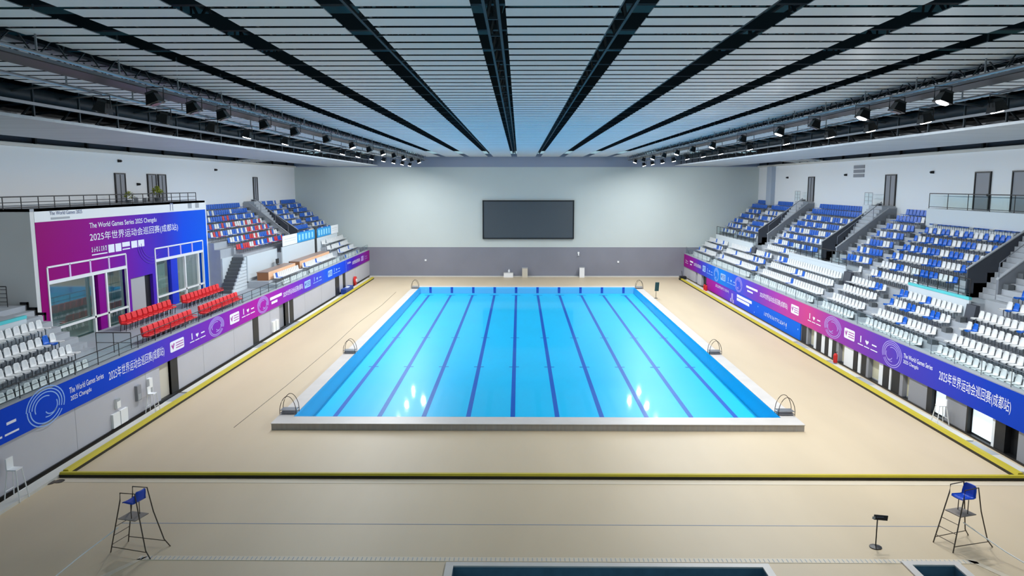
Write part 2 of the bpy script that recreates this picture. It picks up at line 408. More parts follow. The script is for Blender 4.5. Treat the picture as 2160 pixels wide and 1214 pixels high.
# ------------------------------------------------------------------ printed ribbon banners on the parapets
BLU, VIO, MAG, PUR = (8, 70, 205), (92, 52, 190), (172, 20, 160), (130, 34, 175)
def parapet(side):
    if side < 0: X, z0, z1 = XL, 2.2, 3.55
    else: X, z0, z1 = XR, 1.45, 3.08
    s = side
    pw = MB(); pw.box(X + s * .04, X + s * .35, 10, YF, z0 - .02, z1, M_conc); pw.box(X - s * .03, X + s * .4, 10, YF, z1, z1 + .06, M_cheek)
    struct(pw, 'wall_parapet_left' if s < 0 else 'wall_parapet_right')
    if s < 0:
        st = [(0, BLU), (.17, (10, 68, 205)), (.25, VIO), (.34, PUR), (.42, MAG), (.50, (150, 30, 170)), (.60, VIO), (.70, (20, 88, 220)), (.80, (14, 70, 220)), (.86, (60, 20, 170)), (1, (150, 10, 130))]
    else:
        st = [(0, (0, 66, 180)), (.09, (20, 62, 185)), (.20, (74, 62, 180)), (.32, (150, 58, 165)), (.40, (206, 68, 140)), (.48, (176, 60, 165)), (.56, (120, 58, 180)), (.66, (40, 86, 216)), (.74, (0, 128, 225)), (.80, (24, 92, 215)), (.87, (76, 52, 185)), (.93, (140, 20, 150)), (1, (160, 16, 130))]
    bm = ramp_mat('ribbon_print_' + ('a' if s < 0 else 'b'), st, 24 if s < 0 else 28, 101)
    g = MB(); g.box(X - s * .075, X - s * .04, 14, YF - .2, z0, z1, bm)
    lab = 'long blue-to-magenta ribbon banner under the red chairs' if s < 0 else 'long blue-to-pink ribbon banner above the glass doors and dark pillars'
    o = tag(g.build('ribbon_banner'), lab, 'banner', 'ribbon banners')
    return o, X - s * .08, z0, z1
def ring(parent, X, yc, zc, r, m, name='ring_emblem', squash=1.0, th=.022):
    g = MB()
    def arc(r0, a0, a1, cy=0, cz=0, n=18):
        P = []
        for i in range(n + 1):
            a = math.radians(a0 + (a1 - a0) * i / n); P.append((math.cos(a), math.sin(a)))
        for (c0, s0), (c1, s1) in zip(P, P[1:]):
            q = []
            for rr, (c, s_) in (((r0 - th / 1), (c0, s0)), ((r0 - th), (c1, s1)), ((r0 + th), (c1, s1)), ((r0 + th), (c0, s0))):
                q.append((X, yc + (cy + rr * c) * squash, zc + cz + rr * s_))
            g.face(q, m)
    for q in (1, .86, .72): arc(r * q, -20, 175)
    for q in (.95, .8): arc(r * q, 175, 330)
    arc(r * .52, 60, 200, -.05 * r, .02 * r); arc(r * .5, -110, 20, .1 * r, -.05 * r); arc(r * .3, 200, 330, .25 * r, -.15 * r)
    g.build(name, parent)
def icons(parent, X, ya, yb, zc, h, m, name='sport_symbols'):
    g = MB(); d = (yb - ya)
    def q(u0, u1, v0, v1): g.face([(X, ya + d * u0, zc + h * v0), (X, ya + d * u1, zc + h * v0), (X, ya + d * u1, zc + h * v1), (X, ya + d * u0, zc + h * v1)], m)
    q(0, .28, -.5, -.4); q(.33, .6, -.5, -.4); q(.66, 1, -.5, -.4); q(.12, .17, -.2, .5)
    for dx in (-1, 1):
        g.face([(X, ya + d * .47, zc - h * .2), (X, ya + d * (.47 + dx * .09), zc + h * .12), (X, ya + d * (.47 + dx * .06), zc + h * .3), (X, ya + d * .47, zc + h * .18)], m)
    q(.72, .95, .0, .14)
    g.build(name, parent)
def logo(parent, X, ya, yb, zc, h, m, bgm, name='logo_box'):
    g = MB(); d = yb - ya
    pts = []
    for (cu, cv, a0) in ((.9, .4, 0), (.1, .4, 90), (.1, -.4, 180), (.9, -.4, 270)):
        for i in range(4):
            a = math.radians(a0 + 30 * i); pts.append((X, ya + d * (cu + .1 * math.cos(a)), zc + h * (cv + .1 * math.sin(a))))
    g.face(pts, m); e = X + (.004 if X < 0 else -.004)
    g.face([(e, ya + d * u, zc + h * v) for u, v in ((.08, .1), (.2, -.3), (.32, .25), (.24, .3), (.19, 0), (.14, .28))], bgm)
    for v in (.18, -.05, -.28): g.face([(e, ya + d * u, zc + h * vv) for u, vv in ((.4, v), (.95, v), (.95, v + .08), (.4, v + .08))], bgm)
    g.build(name, parent)
def bars(parent, X, ya, yb, zc, rows, m, name='text_bar'):
    g = MB(); d = yb - ya
    for (u0, u1, z0, z1) in rows: g.face([(X, ya + d * u0, zc + z0), (X, ya + d * u1, zc + z0), (X, ya + d * u1, zc + z1), (X, ya + d * u0, zc + z1)], m)
    g.build(name, parent)
def blocks(parent, X, ya, yb, z, h, n, m, name='illegible_lettering'):
    # a line of print too small to read in the photograph: plain strokes, no characters
    rnd = random.Random(int(abs(ya * 100))); g = MB(); d = (yb - ya) / n
    for i in range(n):
        a, b_ = ya + d * i, ya + d * (i + .78)
        for q in range(3):
            u0, u1 = sorted((rnd.random() * .4, .55 + rnd.random() * .45)); zz = z + h * (q + .1) / 3
            g.face([(X, a + (b_ - a) * u0, zz), (X, a + (b_ - a) * u1, zz), (X, a + (b_ - a) * u1, zz + h * .22), (X, a + (b_ - a) * u0, zz + h * .22)], m)
        g.face([(X, a + (b_ - a) * .42, z), (X, a + (b_ - a) * .58, z), (X, a + (b_ - a) * .58, z + h), (X, a + (b_ - a) * .42, z + h)], m)
    g.build(name, parent)
TITLE = '2025年世界运动会巡回赛(成都站)'
M_mag = mat('magenta_ink', (170, 40, 160), .5)
bl, bx, z0, z1 = parapet(-1)
icons(bl, bx, 26.6, 29.1, 2.85, .8, M_print)
ring(bl, bx, 30.9, 2.88, .84, M_printb, squash=1.55)
lettering('The World Games Series', 'banner_lettering', bl, bx, 32.6, 35.4, 2.95, .27, -1, M_print)
lettering('2025 Chengdu', 'banner_lettering', bl, bx, 32.65, 34.3, 2.55, .27, -1, M_print)
lettering(TITLE, 'banner_lettering', bl, bx, 35.85, 41.66, 2.58, .62, -1, M_print)
logo(bl, bx, 42.4, 44.2, 2.9, .62, M_print, M_mag)
icons(bl, bx, 45.0, 47.3, 2.9, .55, M_print)
ring(bl, bx, 49.1, 2.88, .62, M_printp, squash=2.0)
logo(bl, bx, 51.45, 53.2, 2.9, .72, M_print, M_mag); icons(bl, bx, 53.7, 56.4, 2.95, .6, M_print)
ring(bl, bx, 58.3, 2.88, .64, M_printp, squash=2.0)
bars(bl, bx, 60.0, 63.0, 2.9, [(0, 1, .05, .28), (.1, .6, -.3, -.1)], M_print)
lettering(TITLE, 'banner_lettering', bl, bx, 63.4, 69.3, 2.62, .55, -1, M_print)
logo(bl, bx, 69.8, 71.9, 2.9, .66, M_printb, M_bluemat); icons(bl, bx, 72.8, 76, 2.95, .6, M_printb)
logo(bl, bx, 78.6, 80.4, 2.9, .66, M_printb, M_bluemat); icons(bl, bx, 80.9, 84, 2.95, .6, M_printb)
bars(bl, bx, 86.9, 86.96, 2.88, [(0, 1, -.67, .67)], M_printb, 'banner_seam')
lettering('The World Games', 'banner_lettering', bl, bx, 87.6, 89.4, 3.0, .24, -1, M_print)
lettering(TITLE, 'banner_lettering', bl, bx, 90.2, 94.6, 2.62, .5, -1, M_print)
logo(bl, bx, 95.3, 96.8, 2.9, .6, M_printp, M_mag); icons(bl, bx, 97.4, 99.2, 2.9, .5, M_printp)
br, bx, z0, z1 = parapet(1)
zc = 2.27
lettering(TITLE, 'banner_lettering', br, bx, 38.85, 33.0, 1.96, .68, 1, M_print)
lettering('The World Games Series', 'banner_lettering', br, bx, 42.55, 39.5, 2.4, .26, 1, M_print)
lettering('2025 Chengdu', 'banner_lettering', br, bx, 42.55, 40.9, 2.03, .26, 1, M_print)
ring(br, bx, 43.9, 2.27, .78, M_printp, squash=1.5)
icons(br, bx, 48.4, 45.7, zc, .6, M_print); logo(br, bx, 50.5, 48.9, zc + .05, .68, M_print, M_mag)
ring(br, bx, 52.4, 2.27, .74, M_printp, squash=1.9)
icons(br, bx, 57.0, 54.5, zc, .6, M_print); logo(br, bx, 60.6, 58.9, zc + .05, .72, M_print, M_mag)
lettering(TITLE, 'banner_lettering', br, bx, 68.6, 61.4, 2.0, .55, 1, M_print)
bars(br, bx, 72.8, 69.3, zc, [(0, 1, .1, .3), (.1, .6, -.25, -.1)], M_print)
ring(br, bx, 75.4, 2.27, .74, M_printp, squash=1.7)
icons(br, bx, 79.6, 76.4, zc, .6, M_printb); logo(br, bx, 82.2, 80.2, zc + .05, .72, M_printb, M_bluemat)
ring(br, bx, 84.0, 2.27, .74, M_printb, squash=1.4)
icons(br, bx, 88.4, 85.6, zc, .6, M_printb); logo(br, bx, 90.4, 88.9, zc + .05, .7, M_printb, M_bluemat)
lettering(TITLE, 'banner_lettering', br, bx, 95.0, 91.2, 2.05, .5, 1, M_print)
bars(br, bx, 97.2, 95.4, zc, [(0, 1, .1, .3), (.1, .6, -.25, -.1)], M_print)
icons(br, bx, 99.9, 98.2, zc, .5, M_print)
# the big printed board under the ribbon banner
g = MB(); g.box(XR - .07, XR, 58.4, 88.4, .12, 1.43, ramp_mat('board_print', [(0, (0, 104, 220)), (.38, (0, 92, 220)), (.55, (52, 78, 214)), (.72, (108, 50, 190)), (.85, (158, 20, 165)), (1, (166, 16, 140))], 58.4, 88.4))
bd = tag(g.build('printed_board'), 'blue-to-magenta printed board beneath the ribbon banner beside red fire extinguishers', 'board')
xb = XR - .076
bars(bd, xb, 75.8, 70.9, .95, [(0, 1, .05, .32), (0, .85, -.3, -.03)], M_print)
blocks(bd, xb, 67.3, 61.3, .6, .32, 14, M_print)
blocks(bd, xb, 84.2, 78.6, .92, .3, 11, M_print)
bars(bd, xb, 78.2, 76.8, .6, [(.3, .7, -.35, .5), (0, .4, -.4, -.05), (.6, 1, -.45, -.1)], M_printp, 'printed_figure')
for yy, zz in ((70, .4), (66, .95), (69, 1.1), (61.5, .5), (58.9, .9)):
    g = MB(); g.lathe([(.07, 0), (.07, .006)], (xb - .005, yy, zz), M_printb, 8, 'x'); g.build('printed_dot', bd)

# ------------------------------------------------------------------ seating terraces
NR = 12; DXR = .75; X1 = 21.9
RX_ = [X1 + DXR * i for i in range(NR)]
SL_R = [.379, .341, .3025, .27, .237, .2075, .179, .1525, .1265, .103, .0795, .0618]
ZTOP_R = [12.136 - s * (x + .9) for s, x in zip(SL_R, RX_)]
SL_L = [.402, .354, .317, .279, .242, .210, .181, .154, .128, .104, .083, .0625]
ZTOP_L = [12.136 - s * (x - .9) for s, x in zip(SL_L, RX_)]
SEAT_H = .84
TR = [z - SEAT_H for z in ZTOP_R]; TL_ = [z - SEAT_H for z in ZTOP_L]
XB = 30.55                 # upper wall
VZ = 3.1                   # VIP platform level
def step_profile(treads, i0, i1, x_end, xfront=None, base=0.0):
    """closed polygon (x,z) of rows i0..i1"""
    pts = [(RX_[i0] - .45, base)]
    for i in range(i0, i1 + 1):
        xa = RX_[i] - .45; xb_ = RX_[i] + .30 if i < i1 else x_end
        pts += [(xa, treads[i]), (xb_, treads[i])]
    pts.append((x_end, base))
    return pts
LANDZ = 5.55
def terrace(side, treads, spans):
    g = MB()
    PZ = treads[1] + .1
    for (ya, yb, kind) in spans:
        if kind == 'full': pr = step_profile(treads, 0, 11, XB)
        elif kind == 'land':      # lower rows, landing, upper rows
            pr = [(RX_[0] - .45, 0)]
            for i in range(0, 4): pr += [(RX_[i] - .45, treads[i]), (RX_[i] + .30 if i < 3 else 24.45, treads[i])]
            pr += [(24.45, LANDZ), (25.3, LANDZ)]
            for i in range(5, 12): pr += [(RX_[i] - .45 if i > 5 else 25.3, treads[i]), (RX_[i] + .30 if i < 11 else XB, treads[i])]
            pr += [(XB, 0)]
        elif kind == 'trench':
            pr = [(RX_[0] - .45, 0)]
            for i in range(0, 4): pr += [(RX_[i] - .45, treads[i]), (RX_[i] + .30 if i < 3 else 24.45, treads[i])]
            pr += [(24.45, LANDZ), (26.3, LANDZ)]
            n = 16
            for q in range(n):
                x_ = 26.3 + (29.6 - 26.3) * q / n; zz = LANDZ + (10.38 - LANDZ) * (q + 1) / n
                pr += [(x_, zz), (26.3 + (29.6 - 26.3) * (q + 1) / n, zz)]
            pr += [(XB, 10.38), (XB, 0)]
        elif kind in ('deskland', 'desktrench'):
            pr = [(RX_[0] - .45, 0), (RX_[0] - .45, treads[0]), (RX_[1] - .45, treads[0]), (RX_[1] - .45, treads[1] - .15), (23.0, treads[1] - .15), (23.0, PZ), (24.45, PZ), (24.45, LANDZ)]
            if kind == 'deskland':
                pr += [(25.3, LANDZ)]
                for i in range(5, 12): pr += [(RX_[i] - .45 if i > 5 else 25.3, treads[i]), (RX_[i] + .30 if i < 11 else XB, treads[i])]
            else:
                pr += [(26.3, LANDZ)]
                for q in range(16): pr += [(26.3 + 3.3 * q / 16, LANDZ + (10.38 - LANDZ) * (q + 1) / 16), (26.3 + 3.3 * (q + 1) / 16, LANDZ + (10.38 - LANDZ) * (q + 1) / 16)]
                pr += [(XB, 10.38)]
            pr += [(XB, 0)]
        elif kind == 'corner':
            pr = [(RX_[0] - .45, 0), (RX_[0] - .45, VZ), (24.0, VZ)]
            for q in range(9): pr += [(24.0 + .46 * q, VZ + .285 * (q + 1)), (24.0 + .46 * (q + 1), VZ + .285 * (q + 1))]
            pr += [(XB, VZ + .285 * 9), (XB, 0)]
        elif kind == 'low':
            pr = [(RX_[0] - .45, 0)]
            for i in range(0, 4): pr += [(RX_[i] - .45, treads[i]), (RX_[i] + .30 if i < 3 else 24.45, treads[i])]
            pr += [(24.45, LANDZ + .2), (27.0, LANDZ + .2), (27.0, 6.3), (XB, 6.3), (XB, 0)]
        elif kind == 'upper':
            pr = [(26.2, 0), (26.2, 5.9)]
            for i in range(6, 12): pr += [(RX_[i] - .45 if i > 6 else 26.2, max(treads[i], 5.9)), (RX_[i] + .30 if i < 11 else XB, max(treads[i], 5.9))]
            pr += [(XB, 0)]
        elif kind == 'upperlow':  # low rows 0-1, desk platform, upper rows
            pr = [(RX_[0] - .45, 0), (RX_[0] - .45, treads[0]), (RX_[1] - .45, treads[0]), (RX_[1] - .45, treads[1] - .15), (23.0, treads[1] - .15), (23.0, PZ), (24.95, PZ), (24.95, 5.9), (25.2, 5.9)]
            for i in range(5, 12): pr += [(RX_[i] - .45 if i > 5 else 25.2, max(treads[i], 5.9)), (RX_[i] + .30 if i < 11 else XB, max(treads[i], 5.9))]
            pr += [(XB, 0)]
        pr = [(side * x, z) for x, z in pr]
        g.prism_y(pr, ya, yb, M_conc)
    return g
V3, V2, V1 = (42.3, 44.7), (64.0, 66.4), (81.8, 84.2)
spansR = [(10, V3[0], 'full'), (V3[0], V3[1], 'trench'), (V3[1], 49, 'land'), (49, 58.5, 'full'), (58.5, V2[0], 'land'), (V2[0], V2[1], 'trench'), (V2[1], 71, 'land'), (71, V1[0], 'full'),
          (V1[0], V1[1], 'trench'), (V1[1], 97.5, 'land'), (97.5, YF, 'full')]
tag(struct(terrace(1, TR, spansR), 'floor_terrace_right'), 'stepped concrete seating terrace above the glass doors', 'terrace', None, 'structure')
spansL = [(10, 36.55, 'low'), (36.55, 40.4, 'corner'), (63.8, 66.3, 'upper'), (66.3, 74.6, 'upperlow'), (74.6, V1[0], 'deskland'), (V1[0], V1[1], 'desktrench'), (V1[1], 89.1, 'deskland'), (89.1, 97.5, 'land'), (97.5, YF, 'full')]
tl = terrace(-1, TL_, spansL)
tl.box(-21.4, -27.2, 40.4, 63.8, 0, VZ, M_conc_d if False else mat('vip_floor', (160, 164, 170), .6))
tl.box(-21.4, -26.2, 63.8, 66.3, 0, VZ, MATS['vip_floor'])
tag(struct(tl, 'floor_terrace_left'), 'stepped concrete seating terrace on the VIP room side', 'terrace', None, 'structure')

# trench side walls, doors to the concourse, landing balustrades
def trench_walls(side, span, groupname, lab):
    y0, y1 = span; s = side
    def slab(ya, yb, m, nm, x0=25.55, xa=30.2, zl=7.2, zh=10.5):
        g = MB()
        g.prism_y([(s * x0, LANDZ), (s * x0, zl), (s * xa, zh), (s * XB, zh), (s * XB, LANDZ)], ya, yb, m)
        g.prism_y([(s * (x0 - .04), zl), (s * (x0 - .04), zl + .07), (s * xa, zh + .07), (s * XB, zh + .07), (s * XB, zh), (s * xa, zh)], ya - .02, yb + .02, M_cheek)
        return struct(g, nm)
    slab(y1, y1 + .14, M_trench, 'wall_stairwell')
    slab(y0 - .22, y0, M_cheek if side < 0 else mat('cheek_grey', (128, 131, 138), .6), 'wall_stairwell', 25.75, 29.9, 6.9, 10.2)
    t = thing('stair_handrail', lab, 'handrail', (0, 0, 0), 0, 'handrails on the stairwell walls')
    g = MB(); yy = y0 - .1
    g.tube([(s * 25.8, yy, 5.6), (s * 25.8, yy, 7.85), (s * 29.3, yy, 10.75), (s * 29.3, yy, 10.4)], .03, M_metal); g.build('top_rail', t)
    for q in (.33, .7):
        g = MB(); xx = 25.8 + 4.1 * q; g.tube([(s * xx, yy, 6.9 + 3.3 * q), (s * xx, yy, 7.85 + 3.3 * q)], .025, M_metal); g.build('post', t)
for sp, lb in ((V3, 'grey handrail on the stairwell wall closest to the camera'), (V2, 'grey handrail on middle stairwell wall of the all-blue seating'), (V1, 'grey handrail on the stairwell wall farthest up the glass-door side')):
    trench_walls(1, sp, '', lb)
trench_walls(-1, V1, '', 'grey handrail on the stairwell wall above the cyan posters')

def glass_rail(name, label, cat, p0, p1, h, n, group=None, mid=True, glass=True, pm=M_darkmetal, pr=.028):
    """balustrade from p0 to p1 standing on their level"""
    t = thing(name, label, cat, (0, 0, 0), 0, group)
    p0, p1 = Vector(p0), Vector(p1); up = Vector((0, 0, h))
    g = MB(); g.tube([p0 + up, p1 + up], pr * 1.1, pm)
    g.build('top_rail', t)
    if mid:
        g = MB()
        for q in mid if isinstance(mid, tuple) else (.12,): g.tube([p0 + up * q, p1 + up * q], pr * .7, pm)
        g.build('lower_rail', t)
    for i in range(n + 1):
        q = p0.lerp(p1, i / n); g = MB(); g.tube([q, q + up], pr, pm); g.build('post', t)
    if glass:
        d = (p1 - p0).normalized(); nrm = Vector((-d.y, d.x, 0)) * .006
        a, b_ = p0 + up * .1, p1 + up * .1
        g = MB(); g.hexa([a - nrm, a - nrm + up * .84, a + nrm, a + nrm + up * .84, b_ - nrm, b_ - nrm + up * .84, b_ + nrm, b_ + nrm + up * .84], M_glass); g.build('glass_panel', t)
    return t
for (a, b_) in ((42.3, 49), (58.5, 71), (82, 97.5)):
    lw = MB()
    lw.box(24.33, 24.44, a, b_, TR[3], LANDZ + .2, M_lightwall)
    lw.box(24.30, 24.47, a, b_, LANDZ + .2, LANDZ + .36, M_cyanglass if a < 50 else M_lightwall)
    struct(lw, 'wall_landing_right')
    lw = MB(); lw.prism_y([(24.05, TR[3]), (24.2, LANDZ), (24.42, LANDZ), (24.42, TR[3])], a - (1.25 if a > 50 else .9), a - .02, M_trench); struct(lw, 'wall_landing_end')
GR = 'glass balustrades of the stair landings'
glass_rail('landing_balustrade', 'glass balustrade with dark posts on the aqua-edged landing', 'balustrade', (24.385, 42.4, LANDZ + .36), (24.385, 49, LANDZ + .36), 1.0, 6, GR)
glass_rail('landing_balustrade', 'glass balustrade before the middle stairwell of the all-blue seating', 'balustrade', (24.385, 58.6, LANDZ + .36), (24.385, 71, LANDZ + .36), 1.0, 9, GR)
glass_rail('landing_balustrade', 'glass balustrade before the farthest stairwell on the glass-door side', 'balustrade', (24.385, 82.1, LANDZ + .36), (24.385, 97.4, LANDZ + .36), 1.0, 10, GR)
for q_ in (((-24.33, -24.44, 74.65, 86.6, TL_[1] + .1, LANDZ + .5, M_lightwall),), ((-24.33, -24.44, 87.6, 97.5, TL_[1], LANDZ + .5, M_lightwall),), ((-24.83, -24.94, 66.3, 74.6, TL_[1], 5.95, M_lightwall),), ((-26.08, -26.19, 63.85, 66.3, VZ, 5.95, M_lightwall),),
           ((-24.36, -24.46, 10, 35.4, TL_[3], 5.85, M_lightwall), (-24.34, -24.5, 10, 35.4, 5.85, 6.0, M_cyanglass))):
    lw = MB()
    for a in q_: lw.box(*a)
    struct(lw, 'wall_landing_left')
# cyan posters hanging on the landing rail
def poster(ya, yb, m, label, panes):
    g = MB(); g.box(-24.32, -24.26, ya, yb, 6.1, 7.13, m)
    o = tag(g.build('landing_poster'), label, 'poster', 'posters on the landing rail')
    if panes:
        n = 5
        for i in range(n):
            h = MB(); a = ya + (yb - ya) * (i + .35) / (n + .4); h.box(-24.26, -24.255, a, a + (yb - ya) * .09, 6.3, 6.93, M_lblue); h.build('printed_letter', o)
    else:
        h = MB(); h.box(-24.26, -24.255, ya + .5, yb - .5, 6.75, 6.78, M_cheek); h.box(-24.26, -24.255, ya + .5, yb - .5, 6.5, 6.52, M_cheek); h.build('printed_line', o)
poster(74.7, 79.6, M_white, 'blank white poster beside the cyan poster above the desks', False)
poster(79.7, 86.5, M_cyan, 'cyan poster with pale letters above the wooden desks', True)
poster(87.7, 94.0, M_cyan, 'cyan poster with pale letters beyond the black post', True)
poster(94.1, 97.8, M_white, 'white poster with faint lines near the far wall', False)
g = MB(); g.box(-24.3, -24.42, 86.7, 87.5, TL_[1] - .0, 7.2, M_black); tag(g.build('black_banner_post'), 'narrow black post between the two cyan posters', 'post')

# parapet guard rails
glass_rail('guard_rail', 'thin metal guard rail on the parapet above the glass doors', 'railing', (XR + .1, 20, 3.14), (XR + .1, 100.4, 3.14), .88, 36, 'parapet guard rails', False, True, M_metal, .022)
glass_rail('guard_rail', 'thin dark guard rail on parapet before the red chairs', 'railing', (XL - .1, 20, 3.61), (XL - .1, 66, 3.61), .66, 24, 'parapet guard rails', (.12, .5), True, M_darkmetal, .022)
glass_rail('guard_rail', 'thin metal guard rail on parapet before the wooden desks', 'railing', (XL - .1, 66.2, 3.61), (XL - .1, 100.4, 3.61), .66, 18, 'parapet guard rails', False, True, M_metal, .022)

# ------------------------------------------------------------------ stadium seats
def seat_mesh(m, name):
    prof = [(-.27, .40, .20), (-.23, .44, .225), (-.06, .425, .23), (.11, .41, .23), (.18, .44, .23), (.215, .52, .225), (.24, .66, .215), (.262, .79, .19), (.262, .83, .15)]
    g = MB(); n = 5; k = g.k(m)
    for layer in (0, 1):
        for i, (x, z, hw) in enumerate(prof):
            for j in range(n):
                t = -1 + 2 * j / (n - 1); c = t * t
                px, pz = x, z
                if i <= 3: pz += .025 * c
                elif i >= 5: px -= .035 * c
                if layer:
                    if i <= 3: pz -= .025
                    else: px += .025
                g.v.append((px, hw * t, pz))
    R = len(prof)
    def idx(l, i, j): return l * R * n + i * n + j
    for i in range(R - 1):
        for j in range(n - 1):
            g.f.append((idx(0, i, j), idx(0, i, j + 1), idx(0, i + 1, j + 1), idx(0, i + 1, j))); g.f.append((idx(1, i, j), idx(1, i + 1, j), idx(1, i + 1, j + 1), idx(1, i, j + 1))); g.mi += [k, k]
    for i in range(R - 1):
        for j in (0, n - 1): g.f.append((idx(0, i, j), idx(0, i + 1, j), idx(1, i + 1, j), idx(1, i, j))); g.mi.append(k)
    for j in range(n - 1):
        for i in (0, R - 1): g.f.append((idx(0, i, j), idx(0, i, j + 1), idx(1, i, j + 1), idx(1, i, j))); g.mi.append(k)
    me = g.mesh(name); me.polygons.foreach_set('use_smooth', [True] * len(me.polygons)); return me
def leg_mesh():
    g = MB()
    for s in (-1, 1): pass
    g.box(-.02, .02, -.015, .015, 0, .42, M_metal); g.box(-.18, .16, -.015, .015, .385, .412, M_metal); g.box(-.1, .12, -.02, .02, 0, .015, M_metal)
    return g.mesh('leg')
SM = {'white': seat_mesh(M_seatw, 'seat_shell'), 'blue': seat_mesh(M_seatb, 'seat_shell'), 'red': seat_mesh(M_seatr, 'seat_shell')}
LEG = leg_mesh()
COLM = {'white': M_seatw, 'blue': M_seatb, 'red': M_seatr}
SEATS = []   # (x,y,z,side,colour,row,blockname,tier)
def fill(side, row, ya, yb, colourf, block, tier, zt):
    dx_ = -.14 if row == 3 else 0   # last row of the lower tier stands clear of the landing wall
    n = int((yb - ya) / .55 + .2); off = ((yb - ya) - n * .55) / 2
    for i in range(n):
        yy = ya + off + .275 + i * .55
        if side > 0 and ((row == 11 and 94 < yy < 96.6) or (row == 3 and 80.3 < yy < 82.3)): continue   # pillar and landing end stand here
        SEATS.append([side * (RX_[row] + dx_), yy, zt[row], side, colourf(row, i, n), row, block, tier])
PB = [0, .06, .10, .14, .25, .42, .5, .55, .58, .62, .94, 1.0]
def cr(row, i, n): return 'blue' if random.random() < PB[row] else 'white'
lowR = [(28.0, 41.1), (42.6, 49.9), (51.6, 57.2), (58.9, 73.8), (75.3, 90), (91.5, 100.4)]
for bi, (a, b_) in enumerate(lowR):
    for row in range(4): fill(1, row, a, b_, cr, bi, 'lower', TR)
upR = [(28.0, 40.4), (46.2, 56.0), (57.4, 62.1), (68.2, 79.7), (86.0, 92.6), (94.2, 100.4)]
for bi, (a, b_) in enumerate(upR):
    for row in range(4, 12):
        aa, bb = a, b_
        if row == 4:
            if bi == 1: aa = 49.4
            if bi == 2: bb = 58.2
            if bi == 3: aa = 71.3
            if bi >= 4: continue
        if row == 11 and bi == 0: continue
        if row == 11 and bi == 1: continue
        if row == 6 and bi == 5: pass
        fill(1, row, aa, bb, cr, bi, 'upper', TR)
# left stand
for row in range(0, 4): fill(-1, row, 28.0, 36.4, (lambda r, i, n: 'blue' if (r == 2 and i == n - 2) else 'white'), 0, 'lower', TL_)
TL_[1] -= .15
for row in (0, 1): fill(-1, row, 67.2, 75.0, (lambda r, i, n: 'blue' if r == 1 and i == 1 else 'white'), 1, 'lower', TL_); fill(-1, row, 76.2, 89.0, (lambda r, i, n: 'blue' if r == 1 and i in (1, 9) else 'white'), 2, 'lower', TL_)
TL_[1] += .15
for row in range(4):
    if row > 1: fill(-1, row, 89.2, 91, cr, 2, 'lower', TL_)
    fill(-1, row, 91.5, 100.3, (lambda r, i, n: 'white' if random.random() > .06 else 'blue'), 3, 'lower', TL_)
def cl(row, i, n):
    q = random.random(); pr_ = {5: .2, 6: .22, 7: .25, 8: .30, 9: .12}.get(row, 0)
    if q < pr_: return 'red'
    return 'blue' if random.random() < {5: .5, 6: .4, 7: .5, 8: .5, 9: .6, 10: .85, 11: 1}[row] else 'white'
for bi, (a, b_) in enumerate([(66.6, 80.4), (86.0, 92.4), (94.0, 100.4)]):
    for row in range(5, 12): fill(-1, row, a if bi or row < 7 else 64.1, b_, cl if bi == 0 else (lambda r, i, n: 'white' if random.random() < (.35 if r < 10 else .08) else 'blue'), bi, 'upper', TL_)
FW = Vector((-math.sin(.0095) * math.cos(.134735), math.cos(.0095) * math.cos(.134735), -math.sin(.134735))); RT = Vector((math.cos(.0095), math.sin(.0095), 0)); UP = RT.cross(FW)
def project(P):
    d = Vector(P) - CAM; z = d.dot(FW); return 1080 + 1600.59 * d.dot(RT) / z, 607 - 1600.59 * d.dot(UP) / z, z
vis = []
for s_ in SEATS:
    px, py, z = project((s_[0], s_[1], s_[2] + .6))
    if -25 < px < 2185 and -20 < py < 1234: vis.append((z, px, s_))
vis.sort(key=lambda t: t[0])
near_ids = {id(t[2]) for t in vis[:300]}
STAND = {1: 'stand above the glass doors', -1: 'stand beside the VIP room'}
proto = {}
order = {}
groups_done = {}
for z, px, s_ in vis: order.setdefault((s_[3], s_[7], s_[6], s_[5]), []).append(s_)
for kk in order: order[kk].sort(key=lambda t: t[1])
n_ind = 0
for z, px, s_ in vis[:300]:
    x_, y_, z_, side, colr, row, block, tier = s_
    i = order[(side, tier, block, row)].index(s_)
    rr = row if tier == 'lower' else row - 4
    blk = '' if side < 0 else (ORD[block] + ' block of ')
    label = f'{colr} stadium seat {ORD[min(i, 29)]} from camera end, {ORD[rr]} {tier} row, {blk}{STAND[side]}'
    if side > 0: label = f'{colr} seat {ORD[min(i, 29)]} along {ORD[rr]} {tier} row, {ORD[block]} block, {STAND[1]}'
    grp = 'stadium seats of the ' + STAND[side]
    rz = 0 if side > 0 else math.pi
    if colr not in proto:
        t = thing('stadium_seat', label, 'seat', (x_, y_, z_), rz, grp)
        o = bpy.data.objects.new('seat_shell', SM[colr]); COL.objects.link(o); o.parent = t
        for q in (-.15, .15):
            o = bpy.data.objects.new('leg', LEG); COL.objects.link(o); o.parent = t; o.location = (0, q, 0)
        proto[colr] = t
    else:
        copy_thing(proto[colr], (x_, y_, z_), rz, label, grp)
    n_ind += 1
g = MB()
